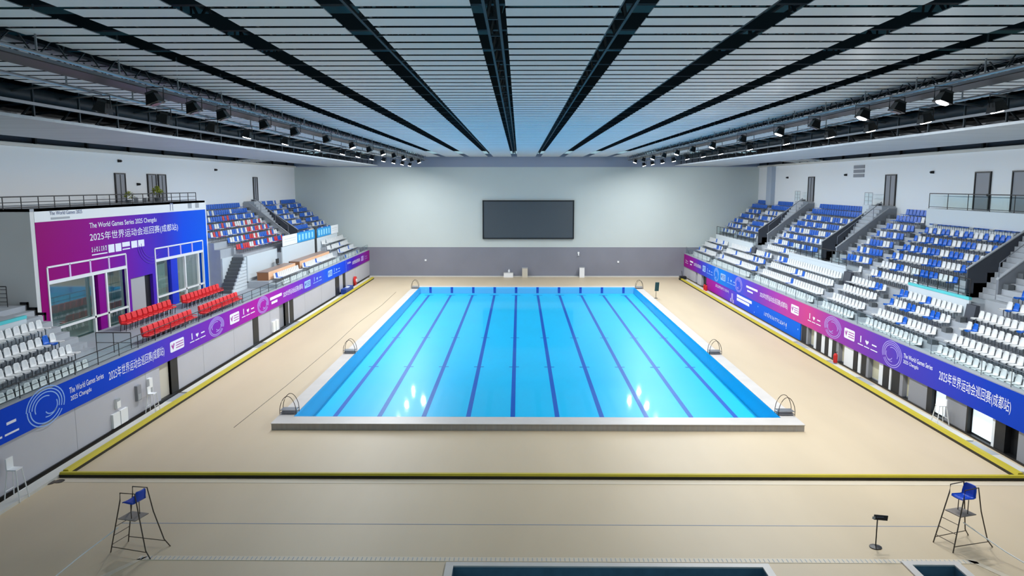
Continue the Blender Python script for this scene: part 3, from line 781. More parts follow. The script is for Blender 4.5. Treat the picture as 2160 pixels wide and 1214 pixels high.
for s_ in SEATS:
    if id(s_) in near_ids: continue
    x_, y_, z_, side, colr, row, block, tier = s_
    px, py, z = project((x_, y_, z_ + .6))
    if not (-60 < px < 2220): continue
    m = COLM[colr]; s = side
    g.hexa([(x_ - s * .26, y_ - .23, z_ + .40), (x_ - s * .26, y_ - .23, z_ + .435), (x_ - s * .26, y_ + .23, z_ + .40), (x_ - s * .26, y_ + .23, z_ + .435), (x_ + s * .2, y_ - .23, z_ + .39), (x_ + s * .2, y_ - .23, z_ + .42), (x_ + s * .2, y_ + .23, z_ + .39), (x_ + s * .2, y_ + .23, z_ + .42)], m)
    g.hexa([(x_ + s * .18, y_ - .23, z_ + .40), (x_ + s * .25, y_ - .2, z_ + .83), (x_ + s * .18, y_ + .23, z_ + .40), (x_ + s * .25, y_ + .2, z_ + .83), (x_ + s * .21, y_ - .23, z_ + .40), (x_ + s * .28, y_ - .2, z_ + .83), (x_ + s * .21, y_ + .23, z_ + .40), (x_ + s * .28, y_ + .2, z_ + .83)], m)
    for q in (-.15, .15): g.box(x_ - .015, x_ + .015, y_ + q - .015, y_ + q + .015, z_, z_ + .4, M_metal)
tag(g.build('distant_stadium_seats'), 'remaining blue white and red stadium seats filling both stands', 'seats', None, 'stuff')

# half steps in the aisles
st = MB()
def aisle(side, tr, ya, yb, i0, i1):
    for i in range(i0, i1 + 1):
        st.box(side * (RX_[i] - .78), side * (RX_[i] - .45), ya, yb, tr[i] - .6, tr[i] - .3, M_conc if i % 1 else M_conc)
        st.box(side * (RX_[i] - .44), side * (RX_[i] - .1), yb - .45, yb, tr[i], tr[i] + .3, M_conc_d)
for a, b_ in ((41.2, 42.4), (50.0, 51.4), (57.4, 58.7), (74.0, 75.2), (90.1, 91.4)): aisle(1, TR, a, b_, 1, 3)
for a, b_ in ((44.9, 46.1), (56.1, 57.3), (62.3, 63.6), (66.7, 68.0), (79.9, 81.4), (92.8, 94.0), (40.6, 42.0)): aisle(1, TR, a, b_, 6, 11)
aisle(-1, TL_, 80.6, 81.5, 6, 11); aisle(-1, TL_, 92.6, 93.8, 6, 11)
tag(struct(st, 'trim_3'), 'grey half steps in the seating aisles', 'steps', None, 'structure')

# ------------------------------------------------------------------ upper side walls
BZ = 10.85   # top of the VIP block
w = MB()
w.box(-XB, -XB - .3, -14, YF, 3, 14.4, M_white); w.box(-XB + .25, -XB - .3, 10, YF, 14.4, 14.62, M_kerb)
struct(w, 'wall_upper_left')
w = MB()
w.box(XB, XB + .3, -14, YF, 2, 14.4, M_white); w.box(XB - .25, XB + .3, 10, YF, 14.4, 14.62, M_kerb)
struct(w, 'wall_upper_right')
g = MB(); g.box(XB - .5, XB, 94.4, 96.2, 9.2, 14.4, mat('blue_grey_pillar', (172, 182, 196), .6)); struct(g, 'wall_pillar_right')
DF = M_black
for (a, b_, z0_) in ((55.9, 57.2, BZ), (60.8, 62.1, BZ), (62.6, 63.8, BZ), (85.0, 86.2, 10.38)):
    d = door_obj(-XB - .02, -XB + .06, a, b_, z0_, 12.93, M_door, None, M_darkmetal)
    g = MB(); g.box(-XB + .06, -XB + .07, (a + b_) / 2 - .03, (a + b_) / 2 + .1, z0_, 12.9, M_dark); g.build('door_gap', d)
for (a, b_) in ((81.9, 83.4), (64.2, 65.9)):
    d = door_obj(XB - .06, XB + .02, a, b_, 10.40, 12.93, M_door, None, M_darkmetal)
    g = MB(); g.box(XB - .07, XB - .06, (a + b_) / 2 - .03, (a + b_) / 2 + .1, 10.4, 12.9, M_dark); g.build('door_gap', d)
for (a, b_) in ((51.4, 53.0), (47.3, 49.0)):
    door_obj(XB - .06, XB + .02, a, b_, 10.44, 12.95, M_door, (XB - .12, XB - .06, a + .1, a + .2, 11.4, 11.55), M_black)
# concourse platform in front of the two plain doors
g = MB(); g.box(29.4, XB, 28, 57.0, TR[10], 10.42, M_lightwall); struct(g, 'floor_concourse_right')
glass_rail('concourse_rail', 'glass balustrade with dark posts before the two plain grey doors', 'balustrade', (29.5, 30, 10.42), (29.5, 56.9, 10.42), 1.1, 11, 'concourse rails')
for (a, lb) in ((83.6, 'short rail beside the farthest stairwell door on the glass-door side'), (66.5, 'short rail beside the middle stairwell door on the glass-door side')):
    g = MB(); g.box(29.6, XB, a - .1, a + 1.6, 9.4, 10.42, M_lightwall); struct(g, 'floor_door_landing')
    glass_rail('door_rail', lb, 'railing', (29.7, a + 1.5, 10.42), (29.7, a, 10.42), 1.05, 2, 'concourse rails', (.33, .66), True, M_metal, .022)
v = thing('wall_vent', 'grey three-slat wall vent above the blue back row', 'vent', (XB, 71.3, 13.4))
for i in range(3):
    g = MB(); g.box(-.06, 0, -1.1, 1.1, -.55 + i * .4, -.25 + i * .4, M_door); g.build('slat', v)
fx = [(XB - .05, 58.6, 13.1, 'small dark camera on white wall above the plain grey doors'), (XB - .05, 74.0, 13.1, 'small dark camera on white wall beside the slat vent'), (XB - .05, 90, 13.0, 'small dark camera on white wall beside the blue-grey pillar'),
      (-XB + .05, 56.6, 13.9, 'small dark camera above the double door over the VIP room'), (-XB + .05, 74.5, 13.6, 'small dark camera on white wall beyond the balcony rail'), (-XB + .05, 59.2, 12.2, 'small dark camera between two doors over the VIP room')]
cm = None
for x_, y_, z_, lb in fx:
    s = -1 if x_ > 0 else 1
    if cm is None:
        cm = thing('wall_camera', lb, 'camera', (x_, y_, z_), 0, 'small wall cameras')
        g = MB(); g.box(-.1, .06, -.14, .14, -.1, .1, M_black); g.build('body', cm); g = MB(); g.lathe([(.05, 0), (.07, -.1)], (-.1, 0, 0), M_dark, 8, 'x'); g.build('lens', cm)
    else: copy_thing(cm, (x_, y_, z_), 0 if x_ > 0 else math.pi, lb)

# ------------------------------------------------------------------ VIP block with the printed wrap
VX = -27.2; VY0, VY1 = 41.05, 63.6
g = MB()
wins = [(41.75, 50.25), (54.35, 62.65)]; WZ0, WZT, WZ1 = VZ, 6.72, 7.58; dY = (50.75, 53.85); dZ = 5.85
wrap = ramp_mat('wrap_print', [(0, (150, 6, 112)), (.22, (146, 8, 132)), (.38, (122, 26, 160)), (.52, (92, 40, 180)), (.66, (58, 52, 190)), (.8, (10, 78, 222)), (1, (0, 92, 225))], VY0, VY1)
g.box(VX - .3, VX, VY0, VY1, WZ1, 10.12, wrap); g.box(VX - .3, VX, VY0, VY1, 10.12, BZ, M_white)
g.box(VX - .3, VX, VY0, wins[0][0], VZ, WZ1, wrap); g.box(VX - .3, VX, wins[0][1], dY[0], VZ, WZ1, wrap); g.box(VX - .3, VX, dY[0], dY[1], dZ, WZ1, wrap)
g.box(VX - .3, VX, dY[1], wins[1][0], VZ, WZ1, wrap); g.box(VX - .3, VX, wins[1][1], VY1, VZ, WZ1, wrap)
for a, b_ in wins: g.box(VX - .3, VX, a, b_, WZT, WZ1, wrap)
for yy in (47.35, 57.35): g.box(VX - .3, VX - .02, yy - .55, yy + .55, VZ, WZT, wrap)
g.box(-XB, VX - .02, VY0 - .35, VY0, 3, BZ, mat('grey_side_wall', (214, 213, 211), .6, noise=.03, scale=.5))
g.box(-XB, VX, VY1, VY1 + .2, 3, BZ, M_white)
g.box(-XB, VX, VY0 - .35, VY1, BZ - .15, BZ, M_cheek); g.box(-XB, VX - .3, VY0, VY1, VZ - .1, VZ + .02, mat('room_floor', (150, 132, 112), .6))
g.box(-XB - .0, -XB + .1, VY0, VY1, VZ, BZ - .2, M_cream)
for i in range(6): g.box(-XB + i * .01, VX, 0, 0, 0, 0, M_cream) if False else None
vw = struct(g, 'wall_vip_block'); tag(vw, 'VIP room block wrapped in a magenta-to-blue print', 'building', None, 'structure')
t = thing('event_banner', 'huge magenta-to-blue wall banner with white Chinese title above the red chairs', 'banner', (0, 0, 0))
ex = VX + .012
lettering('The World Games Series 2025 Chengdu', 'title_lettering', t, ex, 46.25, 54.9, 9.42, .42, -1, M_print)
lettering(TITLE, 'title_lettering', t, ex, 46.2, 58.3, 8.62, .62, -1, M_print)
blocks(t, ex, 46.3, 48.1, 8.03, .32, 7, M_print)
bars(t, ex, 46.3, 52.9, 7.95, [(.0, .27, -.12, -.05), (.29, .40, -.12, .4), (.42, .53, -.12, .4), (.55, .70, .12, .42), (.55, .70, -.08, 0), (.73, .85, -.05, .42), (.87, 1, -.05, .42)], M_print, 'sponsor_block')
lettering('The World Games 2025', 'small_lettering', t, ex, 42.4, 45.6, 10.46, .22, -1, M_textgrey)
bars(t, ex, 42.5, 44.3, 10.28, [(0, 1, -.07, .05)], M_cheek, 'faint_line')
bars(t, ex, 57.2, 58.0, 10.5, [(0, .12, -.28, .28), (.12, .6, .2, .28), (.5, .6, -.28, .2)], M_textgrey, 'printed_mark'); bars(t, ex, 60.3, 62.6, 10.5, [(0, .3, -.2, .2), (.6, .9, -.2, .2)], M_cheek, 'faint_mark')
g = MB()
for i, (r0, a0, a1) in enumerate(((1.5, 190, 290), (1.3, 185, 300), (1.1, 180, 310))):
    P = [(VX + .02, 54.0 + r0 * 1.4 * math.cos(math.radians(a0 + (a1 - a0) * q / 14)), 8.1 + r0 * math.sin(math.radians(a0 + (a1 - a0) * q / 14))) for q in range(15)]
    g.tube(P, .02, mat('violet_line', (110, 70, 196), .5), 4)
g.build('swirl_line', t)
rl = bpy.data.lights.new('room_fill_light', 'AREA'); rl.shape = 'RECTANGLE'; rl.size = 1.2; rl.size_y = 18; rl.energy = 620; rl.color = (1, .93, .82)  # unseen fill light, added to brighten the interior behind the glass
ro = bpy.data.objects.new('room_fill_light', rl); COL.objects.link(ro); ro.location = (-29.0, 52.3, BZ - .3)
# windows of the VIP block
for wi, (a, b_) in enumerate(wins):
    wn += 1
    h = MB(); zz = WZT
    h.box(VX - .12, VX + .06, a, b_, WZT - .1, WZT + .1, M_white_g); h.box(VX - .1, VX + .05, a - .06, a + .06, VZ, WZ1, M_white_g); h.box(VX - .1, VX + .05, b_ - .06, b_ + .06, VZ, WZ1, M_white_g)
    h.box(VX - .1, VX + .05, a, b_, WZ1 - .04, WZ1 + .06, M_white_g); h.box(VX - .1, VX + .05, a, b_, 3.98, 4.1, M_white_g)
    n = 4
    for i in range(1, n): yy = a + (b_ - a) * i / n; h.box(VX - .1, VX + .05, yy - .07, yy + .07, WZT, WZ1, mat('lilac_mullion', (226, 196, 240), .5))
    for fr_ in ((.52, .70) if wi == 0 else (.58, .88)): yy = a + (b_ - a) * fr_; h.box(VX - .1, VX + .05, yy - .09, yy + .09, VZ, WZT, M_white_g)
    o = h.build('window_%d' % wn); o['kind'] = 'structure'
    q = MB(); q.box(VX - .2, VX - .18, a, b_, VZ, WZT, M_teal2 if wi == 0 else M_teal); q.build('window_glass', o)
    # curtains hung inside
    q = MB(); c0, c1 = ((49.0, 50.1) if wi == 0 else (54.5, 56.7))
    P = [(VX - .5 - .09 * math.sin(i * 1.3), c0 + (c1 - c0) * i / 24) for i in range(25)]
    for (xa, ya), (xb2, yb2) in zip(P, P[1:]): q.hexa([(xa, ya, VZ + .05), (xa, ya, 6.6), (xb2, yb2, VZ + .05), (xb2, yb2, 6.6), (xa - .03, ya, VZ + .05), (xa - .03, ya, 6.6), (xb2 - .03, yb2, VZ + .05), (xb2 - .03, yb2, 6.6)], M_cream)
    tag(q.build('curtain'), ('pale curtain inside the magenta-framed window' if wi == 0 else 'pale curtain inside the blue-framed window'), 'curtain', 'VIP room curtains')
door_obj(VX - .2, VX - .1, dY[0], dY[0] + 2.1, VZ, dZ, mat('light_grey_door', (176, 176, 178), .5), None, None)
door_obj(VX - .26, VX - .22, dY[0] + 2.1, dY[1], VZ, dZ, M_dark)
# black stepped skirting on the side of the VIP block
sk = MB()
for q in range(9):
    xa = 24.0 + .46 * q; zz = VZ + .285 * (q + 1)
    if xa < 26.7: continue
    sk.box(-xa, -xa - .46, VY0 - .4, VY0 - .35, zz, zz + .14, M_dark); sk.box(-xa, -xa - .1, VY0 - .4, VY0 - .35, zz - .285, zz + .14, M_dark)
struct(sk, 'baseboard_vip_side')
glass_rail('landing_rail', 'small dark-barred rail on the landing beside grey VIP side wall', 'railing', (-28.3, 39.9, VZ + 2.565), (-29.9, 39.9, VZ + 2.565), 1.1, 2, None, (.25, .45, .65, .85), False, M_darkmetal, .025)
glass_rail('step_rail', 'slim glass rail beside the grey steps before the tinted window', 'railing', (-22.0, 40.3, VZ), (-23.9, 40.3, VZ), 1.1, 2, None, (.5,), True, M_darkmetal, .024)
# balcony rail on top of the VIP block
glass_rail('balcony_rail', 'dark metal balcony rail along the top of the VIP room block', 'railing', (VX - .6, 36.5, BZ), (VX - .6, 63.3, BZ), .66, 18, None, (.15, .55), False, M_darkmetal, .03)
t = thing('potted_plant', 'bushy yellow-green potted plant behind the balcony rail', 'plant', (-28.6, 58.3, BZ + .004))
g = MB(); g.lathe([(.2, 0), (.28, .35), (.26, .35)], (0, 0, 0), M_conc_d, 12); g.build('pot', t)
g = MB()
for i in range(90):
    a, e, rr = random.random() * 6.28, random.random() * 1.5, .25 + random.random() * .25
    c = Vector((math.cos(a) * math.cos(e) * rr, math.sin(a) * math.cos(e) * rr, .55 + math.sin(e) * rr * 1.3)); u = Vector((random.uniform(-1, 1), random.uniform(-1, 1), random.uniform(-.4, 1))).normalized() * .14; v2 = u.orthogonal().normalized() * .05
    g.face([c - u, c + v2, c + u, c - v2], M_green)
g.build('foliage', t)
copy_thing(t, (-28.6, 53.9, BZ + .004), 1, 'smaller pale potted plant behind balcony rail beside the double door').scale = (.8, .8, .7)
t = thing('white_bench', 'low white bench on the balcony between the two plants', 'bench', (-28.8, 56.0, BZ + .004))
g = MB(); g.box(-.2, .2, -.8, .8, .34, .42, M_white); g.build('seat', t)
for q in (-.65, .65): g = MB(); g.box(-.15, .15, q - .05, q + .05, 0, .34, M_metal); g.build('leg', t)

# stair from the VIP platform up to the seats
g = MB()
for i in range(10): g.box(-25.05, -26.05, 62.9 + .34 * i, 66.28, VZ, VZ + .275 * (i + 1), M_conc_d)
struct(g, 'floor_platform_stair')
g = MB()
for i in range(10): g.box(-24.93, -25.04, 62.9 + .34 * i, 66.28, VZ + .275 * i, VZ + .275 * (i + 1) + .02, M_lightwall)
struct(g, 'wall_platform_stair')

# ------------------------------------------------------------------ red chairs on the VIP platform
def vip_chair():
    t = thing('padded_chair', '', 'chair')
    g = MB(); prof = [(-.22, .42), (-.25, .47), (-.22, .52), (.16, .50), (.2, .46), (.16, .42)]
    g.prism_y(prof, -.27, .27, M_vipred); g.build('seat', t)
    g = MB(); prof = [(.15, .48), (.11, .62), (.17, .94), (.23, 1.0), (.30, .95), (.27, .60), (.22, .46)]
    g.prism_y(prof, -.27, .27, M_vipred); g.build('backrest', t)
    for s in (-1, 1):
        g = MB(); g.tube([(-.2, s * .25, .62), (.18, s * .25, .64)], .025, M_vipred); g.build('armrest', t)
        g = MB(); g.tube([(-.12, s * .23, 0), (-.16, s * .23, .44)], .022, M_black); g.build('leg', t)
        g = MB(); g.tube([(.24, s * .23, 0), (.18, s * .23, .44)], .022, M_black); g.build('leg', t)
    return t
vc = vip_chair(); first = True
rows = [(-25.5, 46.5, 10, VZ, 'back row by the grey door', 'red chairs in back row by the grey door', .70), (-25.5, 55.2, 10, VZ, 'back row by blue-framed window', 'red chairs in back row by the window', .70),
        (-22.2, 42.6, 10, VZ, 'front row above the white banner title', 'red chairs in front row, first set', .66), (-22.2, 50.4, 10, VZ, 'front row above the pink logo box', 'red chairs in front row, second set', .70)]
for (x_, ya, n, z_, lb, gp, pit) in rows:
    for i in range(n):
        L = f'red padded chair, {ORD[i]} from camera end, {lb}'
        if first: vc.location = (x_, ya, z_); vc.rotation_euler = (0, 0, math.pi); tag(vc, L, None, gp); first = False
        else: copy_thing(vc, (x_, ya + i * pit, z_), math.pi, L, gp)
# ------------------------------------------------------------------ commentary desks
def desk(y0, y1, label):
    zf = TL_[1] + .1
    t = thing('commentary_desk', label, 'desk', (-24.0, y0, zf), 0, 'wooden commentary desks'); L = y1 - y0
    g = MB(); g.box(-.3, .78, 0, L, .70, .76, M_wood); g.build('desk_top', t)
    g = MB(); g.box(.76, .81, 0, L, .05, .76, M_peach); g.build('front_panel', t)
    for yy in (.02, L - .08): g = MB(); g.box(-.25, .76, yy, yy + .06, 0, .70, M_brown); g.build('end_panel', t)
desk(66.9, 75.0, 'long wooden desk with peach front above white seats, beside grey steps'); desk(76.6, 88.6, 'longer wooden desk with peach front below the cyan posters')
t = thing('desk_monitor', 'small dark monitor standing on the wooden desk', 'monitor', (-24.4, 73.2, TL_[1] + .1 + .76))
g = MB(); g.box(-.03, .03, -.4, .4, .12, .6, M_black); g.build('display', t); g = MB(); g.box(-.15, .15, -.2, .2, 0, .03, M_black); g.box(-.02, .02, -.03, .03, 0, .15, M_black); g.build('stand', t)

# ------------------------------------------------------------------ scoreboard on the far wall
t = thing('video_screen', 'large switched-off grey video screen with black frame on the far wall', 'screen', (.3, YF - .02, 7.6))
g = MB(); g.box(-5.9, 5.9, -.25, -.2, -2.4, 2.4, M_screen); g.build('display', t)
g = MB()
for (a, b_, c, d) in ((-6.05, 6.05, 2.4, 2.55), (-6.05, 6.05, -2.55, -2.4), (-6.05, -5.9, -2.4, 2.4), (5.9, 6.05, -2.4, 2.4)): g.box(a, b_, -.32, 0, c, d, M_black)
g.box(-5.9, 5.9, -.2, 0, -2.4, 2.4, M_black); g.build('frame', t)

# ------------------------------------------------------------------ ceiling
CZ = 15.8; PITCH = .978
strips = [-10.86 + 3.103 * i for i in range(8)]
edges = [(-18.7, -13.75), (-13.05, strips[0] - .36)] + [(a + .36, b_ - .36) for a, b_ in zip(strips, strips[1:])] + [(strips[-1] + .36, 13.55), (14.25, 18.7)]
c = MB(); n = int((YF - 12.2) / PITCH)
for i in range(-26, n):  # extended unseen behind the camera to keep sky light off the near floor
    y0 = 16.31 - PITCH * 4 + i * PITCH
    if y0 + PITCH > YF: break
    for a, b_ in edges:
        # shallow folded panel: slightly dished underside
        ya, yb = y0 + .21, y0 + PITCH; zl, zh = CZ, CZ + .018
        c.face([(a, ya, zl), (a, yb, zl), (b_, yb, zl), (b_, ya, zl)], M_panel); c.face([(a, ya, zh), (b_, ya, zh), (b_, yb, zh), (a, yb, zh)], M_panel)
        c.face([(a, ya, zl), (b_, ya, zl), (b_, ya, zh), (a, ya, zh)], M_dark); c.face([(a, yb, zl), (a, yb, zh), (b_, yb, zh), (b_, yb, zl)], M_panel)  # near edge coloured dark in place of the shade in the gap
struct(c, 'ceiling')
c = MB(); c.box(-32, 32, -14, YF + .4, 18.4, 18.6, M_deck)  # roof also carried on behind the camera to block sky light
for i in range(29): yy = 13 + i * 3.1; c.box(-31, 31, yy, yy + .22, 16.5, 16.95, M_truss); 
for s in (-1, 1):
    for i in range(28):
        yy = 14 + i * 3.1
        c.tube([(s * 18.6, yy, 15.9), (s * 25.5, yy, 15.15)], .06, M_metal, 5); c.tube([(s * 19.0, yy, 15.9), (s * 22.5, yy + 1.5, 17.8)], .06, M_truss, 5); c.tube([(s * 24.0, yy, 15.3), (s * 22.5, yy + 1.5, 17.8)], .06, M_truss, 5)
        c.box(s * 19.66, s * 19.74, yy + .3, yy + .38, 14.7, 16.6, M_truss)
    c.box(s * 31.0, s * 31.3, -14, YF, 14.3, 18.6, M_dark)
    for x_, z_ in ((19.7, 15.25), (22.0, 15.6), (24.2, 15.4)): c.box(s * x_ - .06, s * x_ + .06, 12, YF, z_ - .06, z_ + .06, M_metal)
struct(c, 'roof')
for i, x_ in enumerate(strips):
    g = MB(); z0, z1 = 16.15, 17.9
    for q in (-.16, .16): g.box(x_ + q - .035, x_ + q + .035, 12, YF - .1, z0, z0 + .07, M_truss)
    for q in (-.3, .3): g.box(x_ + q - .05, x_ + q + .05, 12, YF - .1, z1 - .12, z1, M_truss)
    yy = 13.0; up_ = True
    while yy < YF - 2:
        g.box(x_ - .16, x_ + .16, yy - .03, yy + .03, z0, z0 + .06, M_truss)
        for q in (-.3, .3): g.tube([(x_ + q * .5, yy, z0 + .05), (x_ - q, yy + 1.05, z1 - .1)], .045, M_truss, 4); g.tube([(x_ - q, yy + 1.05, z1 - .1), (x_ + q * .5, yy + 2.1, z0 + .05)], .045, M_truss, 4)
        yy += 2.1
    tag(g.build('roof_truss'), f'dark steel roof truss in the {ORD[i]} ceiling slot from the VIP room side', 'truss', 'roof trusses in the ceiling slots')
# lower soffits over the stands
for s in (-1, 1):
    g = MB()
    prof = [(s * 19.5, 14.62), (s * 26, 14.55), (s * 26, 14.8), (s * 19.5, 14.74)]
    g.prism_y(prof, -14, YF, M_soffit)
    struct(g, 'ceiling_soffit_left' if s < 0 else 'ceiling_soffit_right')
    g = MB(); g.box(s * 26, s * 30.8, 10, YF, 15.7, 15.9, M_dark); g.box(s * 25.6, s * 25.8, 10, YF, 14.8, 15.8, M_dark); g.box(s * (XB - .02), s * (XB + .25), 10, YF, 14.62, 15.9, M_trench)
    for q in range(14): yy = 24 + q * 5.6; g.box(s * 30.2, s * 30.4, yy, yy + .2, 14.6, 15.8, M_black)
    struct(g, 'ceiling_recess_left' if s < 0 else 'ceiling_recess_right')
    g = MB()
    for q in range(3 if s < 0 else 4):
        yy = 80 + q * 2.2; g.hexa([(s * 26.2, yy, 15.0), (s * 26.2, yy, 15.08), (s * 26.2, yy + .9, 15.0), (s * 26.2, yy + .9, 15.08), (s * 30.3, yy - .6, 14.62), (s * 30.3, yy - .6, 14.7), (s * 30.3, yy + .3, 14.62), (s * 30.3, yy + .3, 14.7)], M_kerb)
    struct(g, 'trim_4' if s < 0 else 'trim_5')

# service gear hidden in the dark slots beside the soffits
def catwalk(s, label):
    t = thing('lighting_catwalk', label, 'catwalk', (0, 0, 0), 0, 'lighting catwalks under the roof')
    x_ = s * 13.65
    for q, z_ in ((-.45, 15.35), (.45, 15.35), (-.45, 15.95), (.45, 15.95)):
        g = MB(); g.box(x_ + q - .04, x_ + q + .04, 14, YF - 1, z_ - .04, z_ + .04, M_metal); g.build('side_rail', t)
    g = MB(); g.box(x_ - .45, x_ + .45, 14, YF - 1, 15.28, 15.33, M_darkmetal); g.build('walkway', t)
    for q in (-.45, .45):
        g = MB(); yy = 15.0; P = []
        while yy < YF - 2: P += [(x_ + q, yy, 15.35), (x_ + q, yy + .8, 15.95)]; yy += 1.6
        g.tube(P, .025, M_truss, 4); g.build('lattice_brace', t)
catwalk(-1, 'steel lighting catwalk hanging over the VIP room side deck'); catwalk(1, 'steel lighting catwalk hanging over the glass-door side deck')
for s in (-1, 1):
    side = 'VIP room side' if s < 0 else 'glass-door side'
    g = MB(); P = [(s * 20.6, 14 + q * 4.4, 15.7) for q in range(20)]; g.tube(P, .34, M_truss, 10); tag(g.build('air_duct', None, None, True), f'round dark air duct above the soffit on the {side}', 'duct', 'roof air ducts')
    for px_, pz_, nm in ((14.35, 15.05, 'outer'), (12.75, 15.35, 'inner')):
        t = thing('lighting_pipe', f'thin steel {nm} lighting pipe carrying floodlights on the {side}', 'pipe', (0, 0, 0), 0, 'lighting pipes')
        g = MB(); g.tube([(s * px_, 13, pz_), (s * px_, YF - 2, pz_)], .05, M_metal, 8); g.build('tube', t)
        for q in range(22): g = MB(); g.box(s * px_ - .02, s * px_ + .02, 15.2 + q * 3.9, 15.24 + q * 3.9, pz_, 16.5, M_metal); g.build('hanger', t)

# floodlights
def floodlight(label):
    t = thing('floodlight', label, 'floodlight', (0, 0, 0), 0, 'floodlights on the lighting catwalks')
    g = MB(); g.hexa([(-.22, -.26, -.02), (-.14, -.18, .30), (-.22, .26, -.02), (-.14, .18, .30), (.22, -.26, -.02), (.14, -.18, .30), (.22, .26, -.02), (.14, .18, .30)], M_black)
    hs = g.build('housing', t)
    g = MB()
    for q in range(5): g.box(-.15, .15, -.16 + q * .075, -.15 + q * .075, .28, .38, M_darkmetal)
    g.build('cooling_fins', hs)
    g = MB(); g.tube([(-.27, 0, .1), (-.27, 0, .5), (.27, 0, .5), (.27, 0, .1)], .022, M_darkmetal, 5); g.build('yoke', t)
    return t
def lens_of(t, m):
    g = MB(); g.lathe([(.17, -.05), (.2, -.02)], (0, 0, 0), m, 14); return g.build('lens', t)
lampd = bpy.data.lights.new('lamp_beam', 'AREA'); lampd.shape = 'DISK'; lampd.size = .4; lampd.energy = LAMP_W; lampd.color = (.94, .98, 1.0)
lampn = lampd.copy(); lampn.name = 'lamp_beam_dim'; lampn.energy = LAMP_W * .35
FL = []
for s in (-1, 1):
    ys = [24.9, 29.2, 33.7, 38.0, 44.2, 51.2, 58.5, 64, 70, 76, 82, 88, 94]
    for i, yy in enumerate(ys): FL.append((s, s * 14.35, yy, 14.48, (s > 0 or yy > 35), 'lower'))
    for i, yy in enumerate([25.2, 28.2, 31.0, 36, 40.8, 47.5, 54.8, 61, 67, 73, 79, 85, 91]): FL.append((s, s * 12.75, yy, 14.78, (s > 0 and i % 2 == 0) or (s < 0 and i in (6, 8, 10, 12)), 'upper'))
M_offlens = mat('dark_lens', (40, 48, 54), .15)
cnt = {}
for s, x_, yy, z_, lit, rowname in FL:
    kk = (s, rowname); cnt[kk] = cnt.get(kk, -1) + 1
    t = floodlight(f'{"lit" if lit else "unlit"} floodlight, {ORD[cnt[kk]]} from camera end, {"outer" if rowname == "lower" else "inner"} line, {"VIP room" if s < 0 else "glass-door"} side')
    t.location = (x_, yy, z_)
    for c_ in t.children:
        if c_.name.startswith('housing'): c_.rotation_euler = (0, s * (-.25 if rowname == 'lower' else .35), 0)
    ln = lens_of(t, M_lens if lit else M_offlens); ln.rotation_euler = (0, s * (-.25 if rowname == 'lower' else .35), 0)
    if lit:
        lo = bpy.data.objects.new('lamp_beam', lampn if yy < 30 else lampd); COL.objects.link(lo); lo.parent = ln; lo.location = (0, 0, -.07)

# ------------------------------------------------------------------ things on the deck
def high_chair(label):
    t = thing('lifeguard_chair', label, 'chair', (0, 0, 0), 0, 'tall chairs on the deck'); H = 1.95
    for s in (-1, 1):
        g = MB(); g.tube([(-.75, s * .42, 0), (-.30, s * .30, H + .05), (-.28, s * .30, H + .35), (.35, s * .30, H + .38), (.52, s * .34, H * .72), (.80, s * .46, .28)], .022, M_bronze); g.build('side_frame', t)
        g = MB(); g.tube([(.80, s * .46, .28), (1.02, s * .5, 0)], .022, M_bronze); g.build('leg', t)
        g = MB(); g.tube([(-.70, s * .41, .22), (.84, s * .46, .22)], .016, M_bronze); g.build('brace', t)
    for i, q in enumerate((.16, .34, .52)):
        xx = -.75 + .45 * q; yy = .42 - .12 * q; g = MB(); g.tube([(xx, -yy, H * q), (xx, yy, H * q)], .016, M_bronze); g.build('rung', t)
    g = MB(); g.box(-.42, .32, -.33, .33, 1.28, 1.31, mat('foot_board', (138, 128, 120), .6)); g.build('foot_board', t)
    for q in (-.2, .2): g = MB(); g.tube([(.05, q, 1.3), (.05, q, 1.85)], .016, M_bronze); g.build('seat_post', t)
    g = MB(); me = seat_mesh(mat('chair_blue_plastic', (16, 70, 190), .35), 'seat'); o = bpy.data.objects.new('seat', me); COL.objects.link(o); o.parent = t; o.location = (.05, 0, 1.44); o.scale = (1.15, 1.25, 1.1)
    return t
hc = high_chair('tall blue-seated lifeguard chair beside the pale drain strip end'); hc.location = (-13.75, 24.0, 0); hc.rotation_euler = (0, 0, math.radians(-14))
for s_, zr in ((hc, 1),): s_.scale = (.92, .95, .9)
h2 = copy_thing(hc, (14.1, 24.6, 0), math.radians(18), 'tall blue-seated lifeguard chair beside the black sign stand')
def sign_stand(x_, yy, rz, label, tall, pw, ph, pm=M_black):
    t = thing('sign_stand', label, 'sign', (x_, yy, 0), rz, 'sign stands on the deck')
    g = MB(); g.box(-pw / 2, pw / 2, -.02, .02, tall - ph, tall, pm); o = g.build('sign_panel', t); o.rotation_euler = (0, math.radians(5), 0)
    g = MB(); g.tube([(0, .03, .02), (0, .03, tall - ph * .4)], .022, M_darkmetal); g.build('pole', t)
    g = MB(); g.lathe([(.2, 0), (.2, .03), (.05, .07)], (0, .03, 0), M_darkmetal, 12); g.build('base', t)
    return t
sg = sign_stand(11.17, 24.35, math.radians(0), 'small black sign on a thin pole standing in open deck', 1.16, .46, .17)
g = MB(); g.box(-.2, -.1, -.026, -.02, 1.03, 1.12, M_cheek); g.box(-.06, .18, -.026, -.02, 1.09, 1.105, M_textgrey); g.build('sign_print', sg)
s2 = sign_stand(13.9, 81.3, math.radians(38), 'tall dark green sign panel on stand beside far end of pool', 1.75, .6, .95, mat('dark_green_panel', (28, 74, 76), .5))
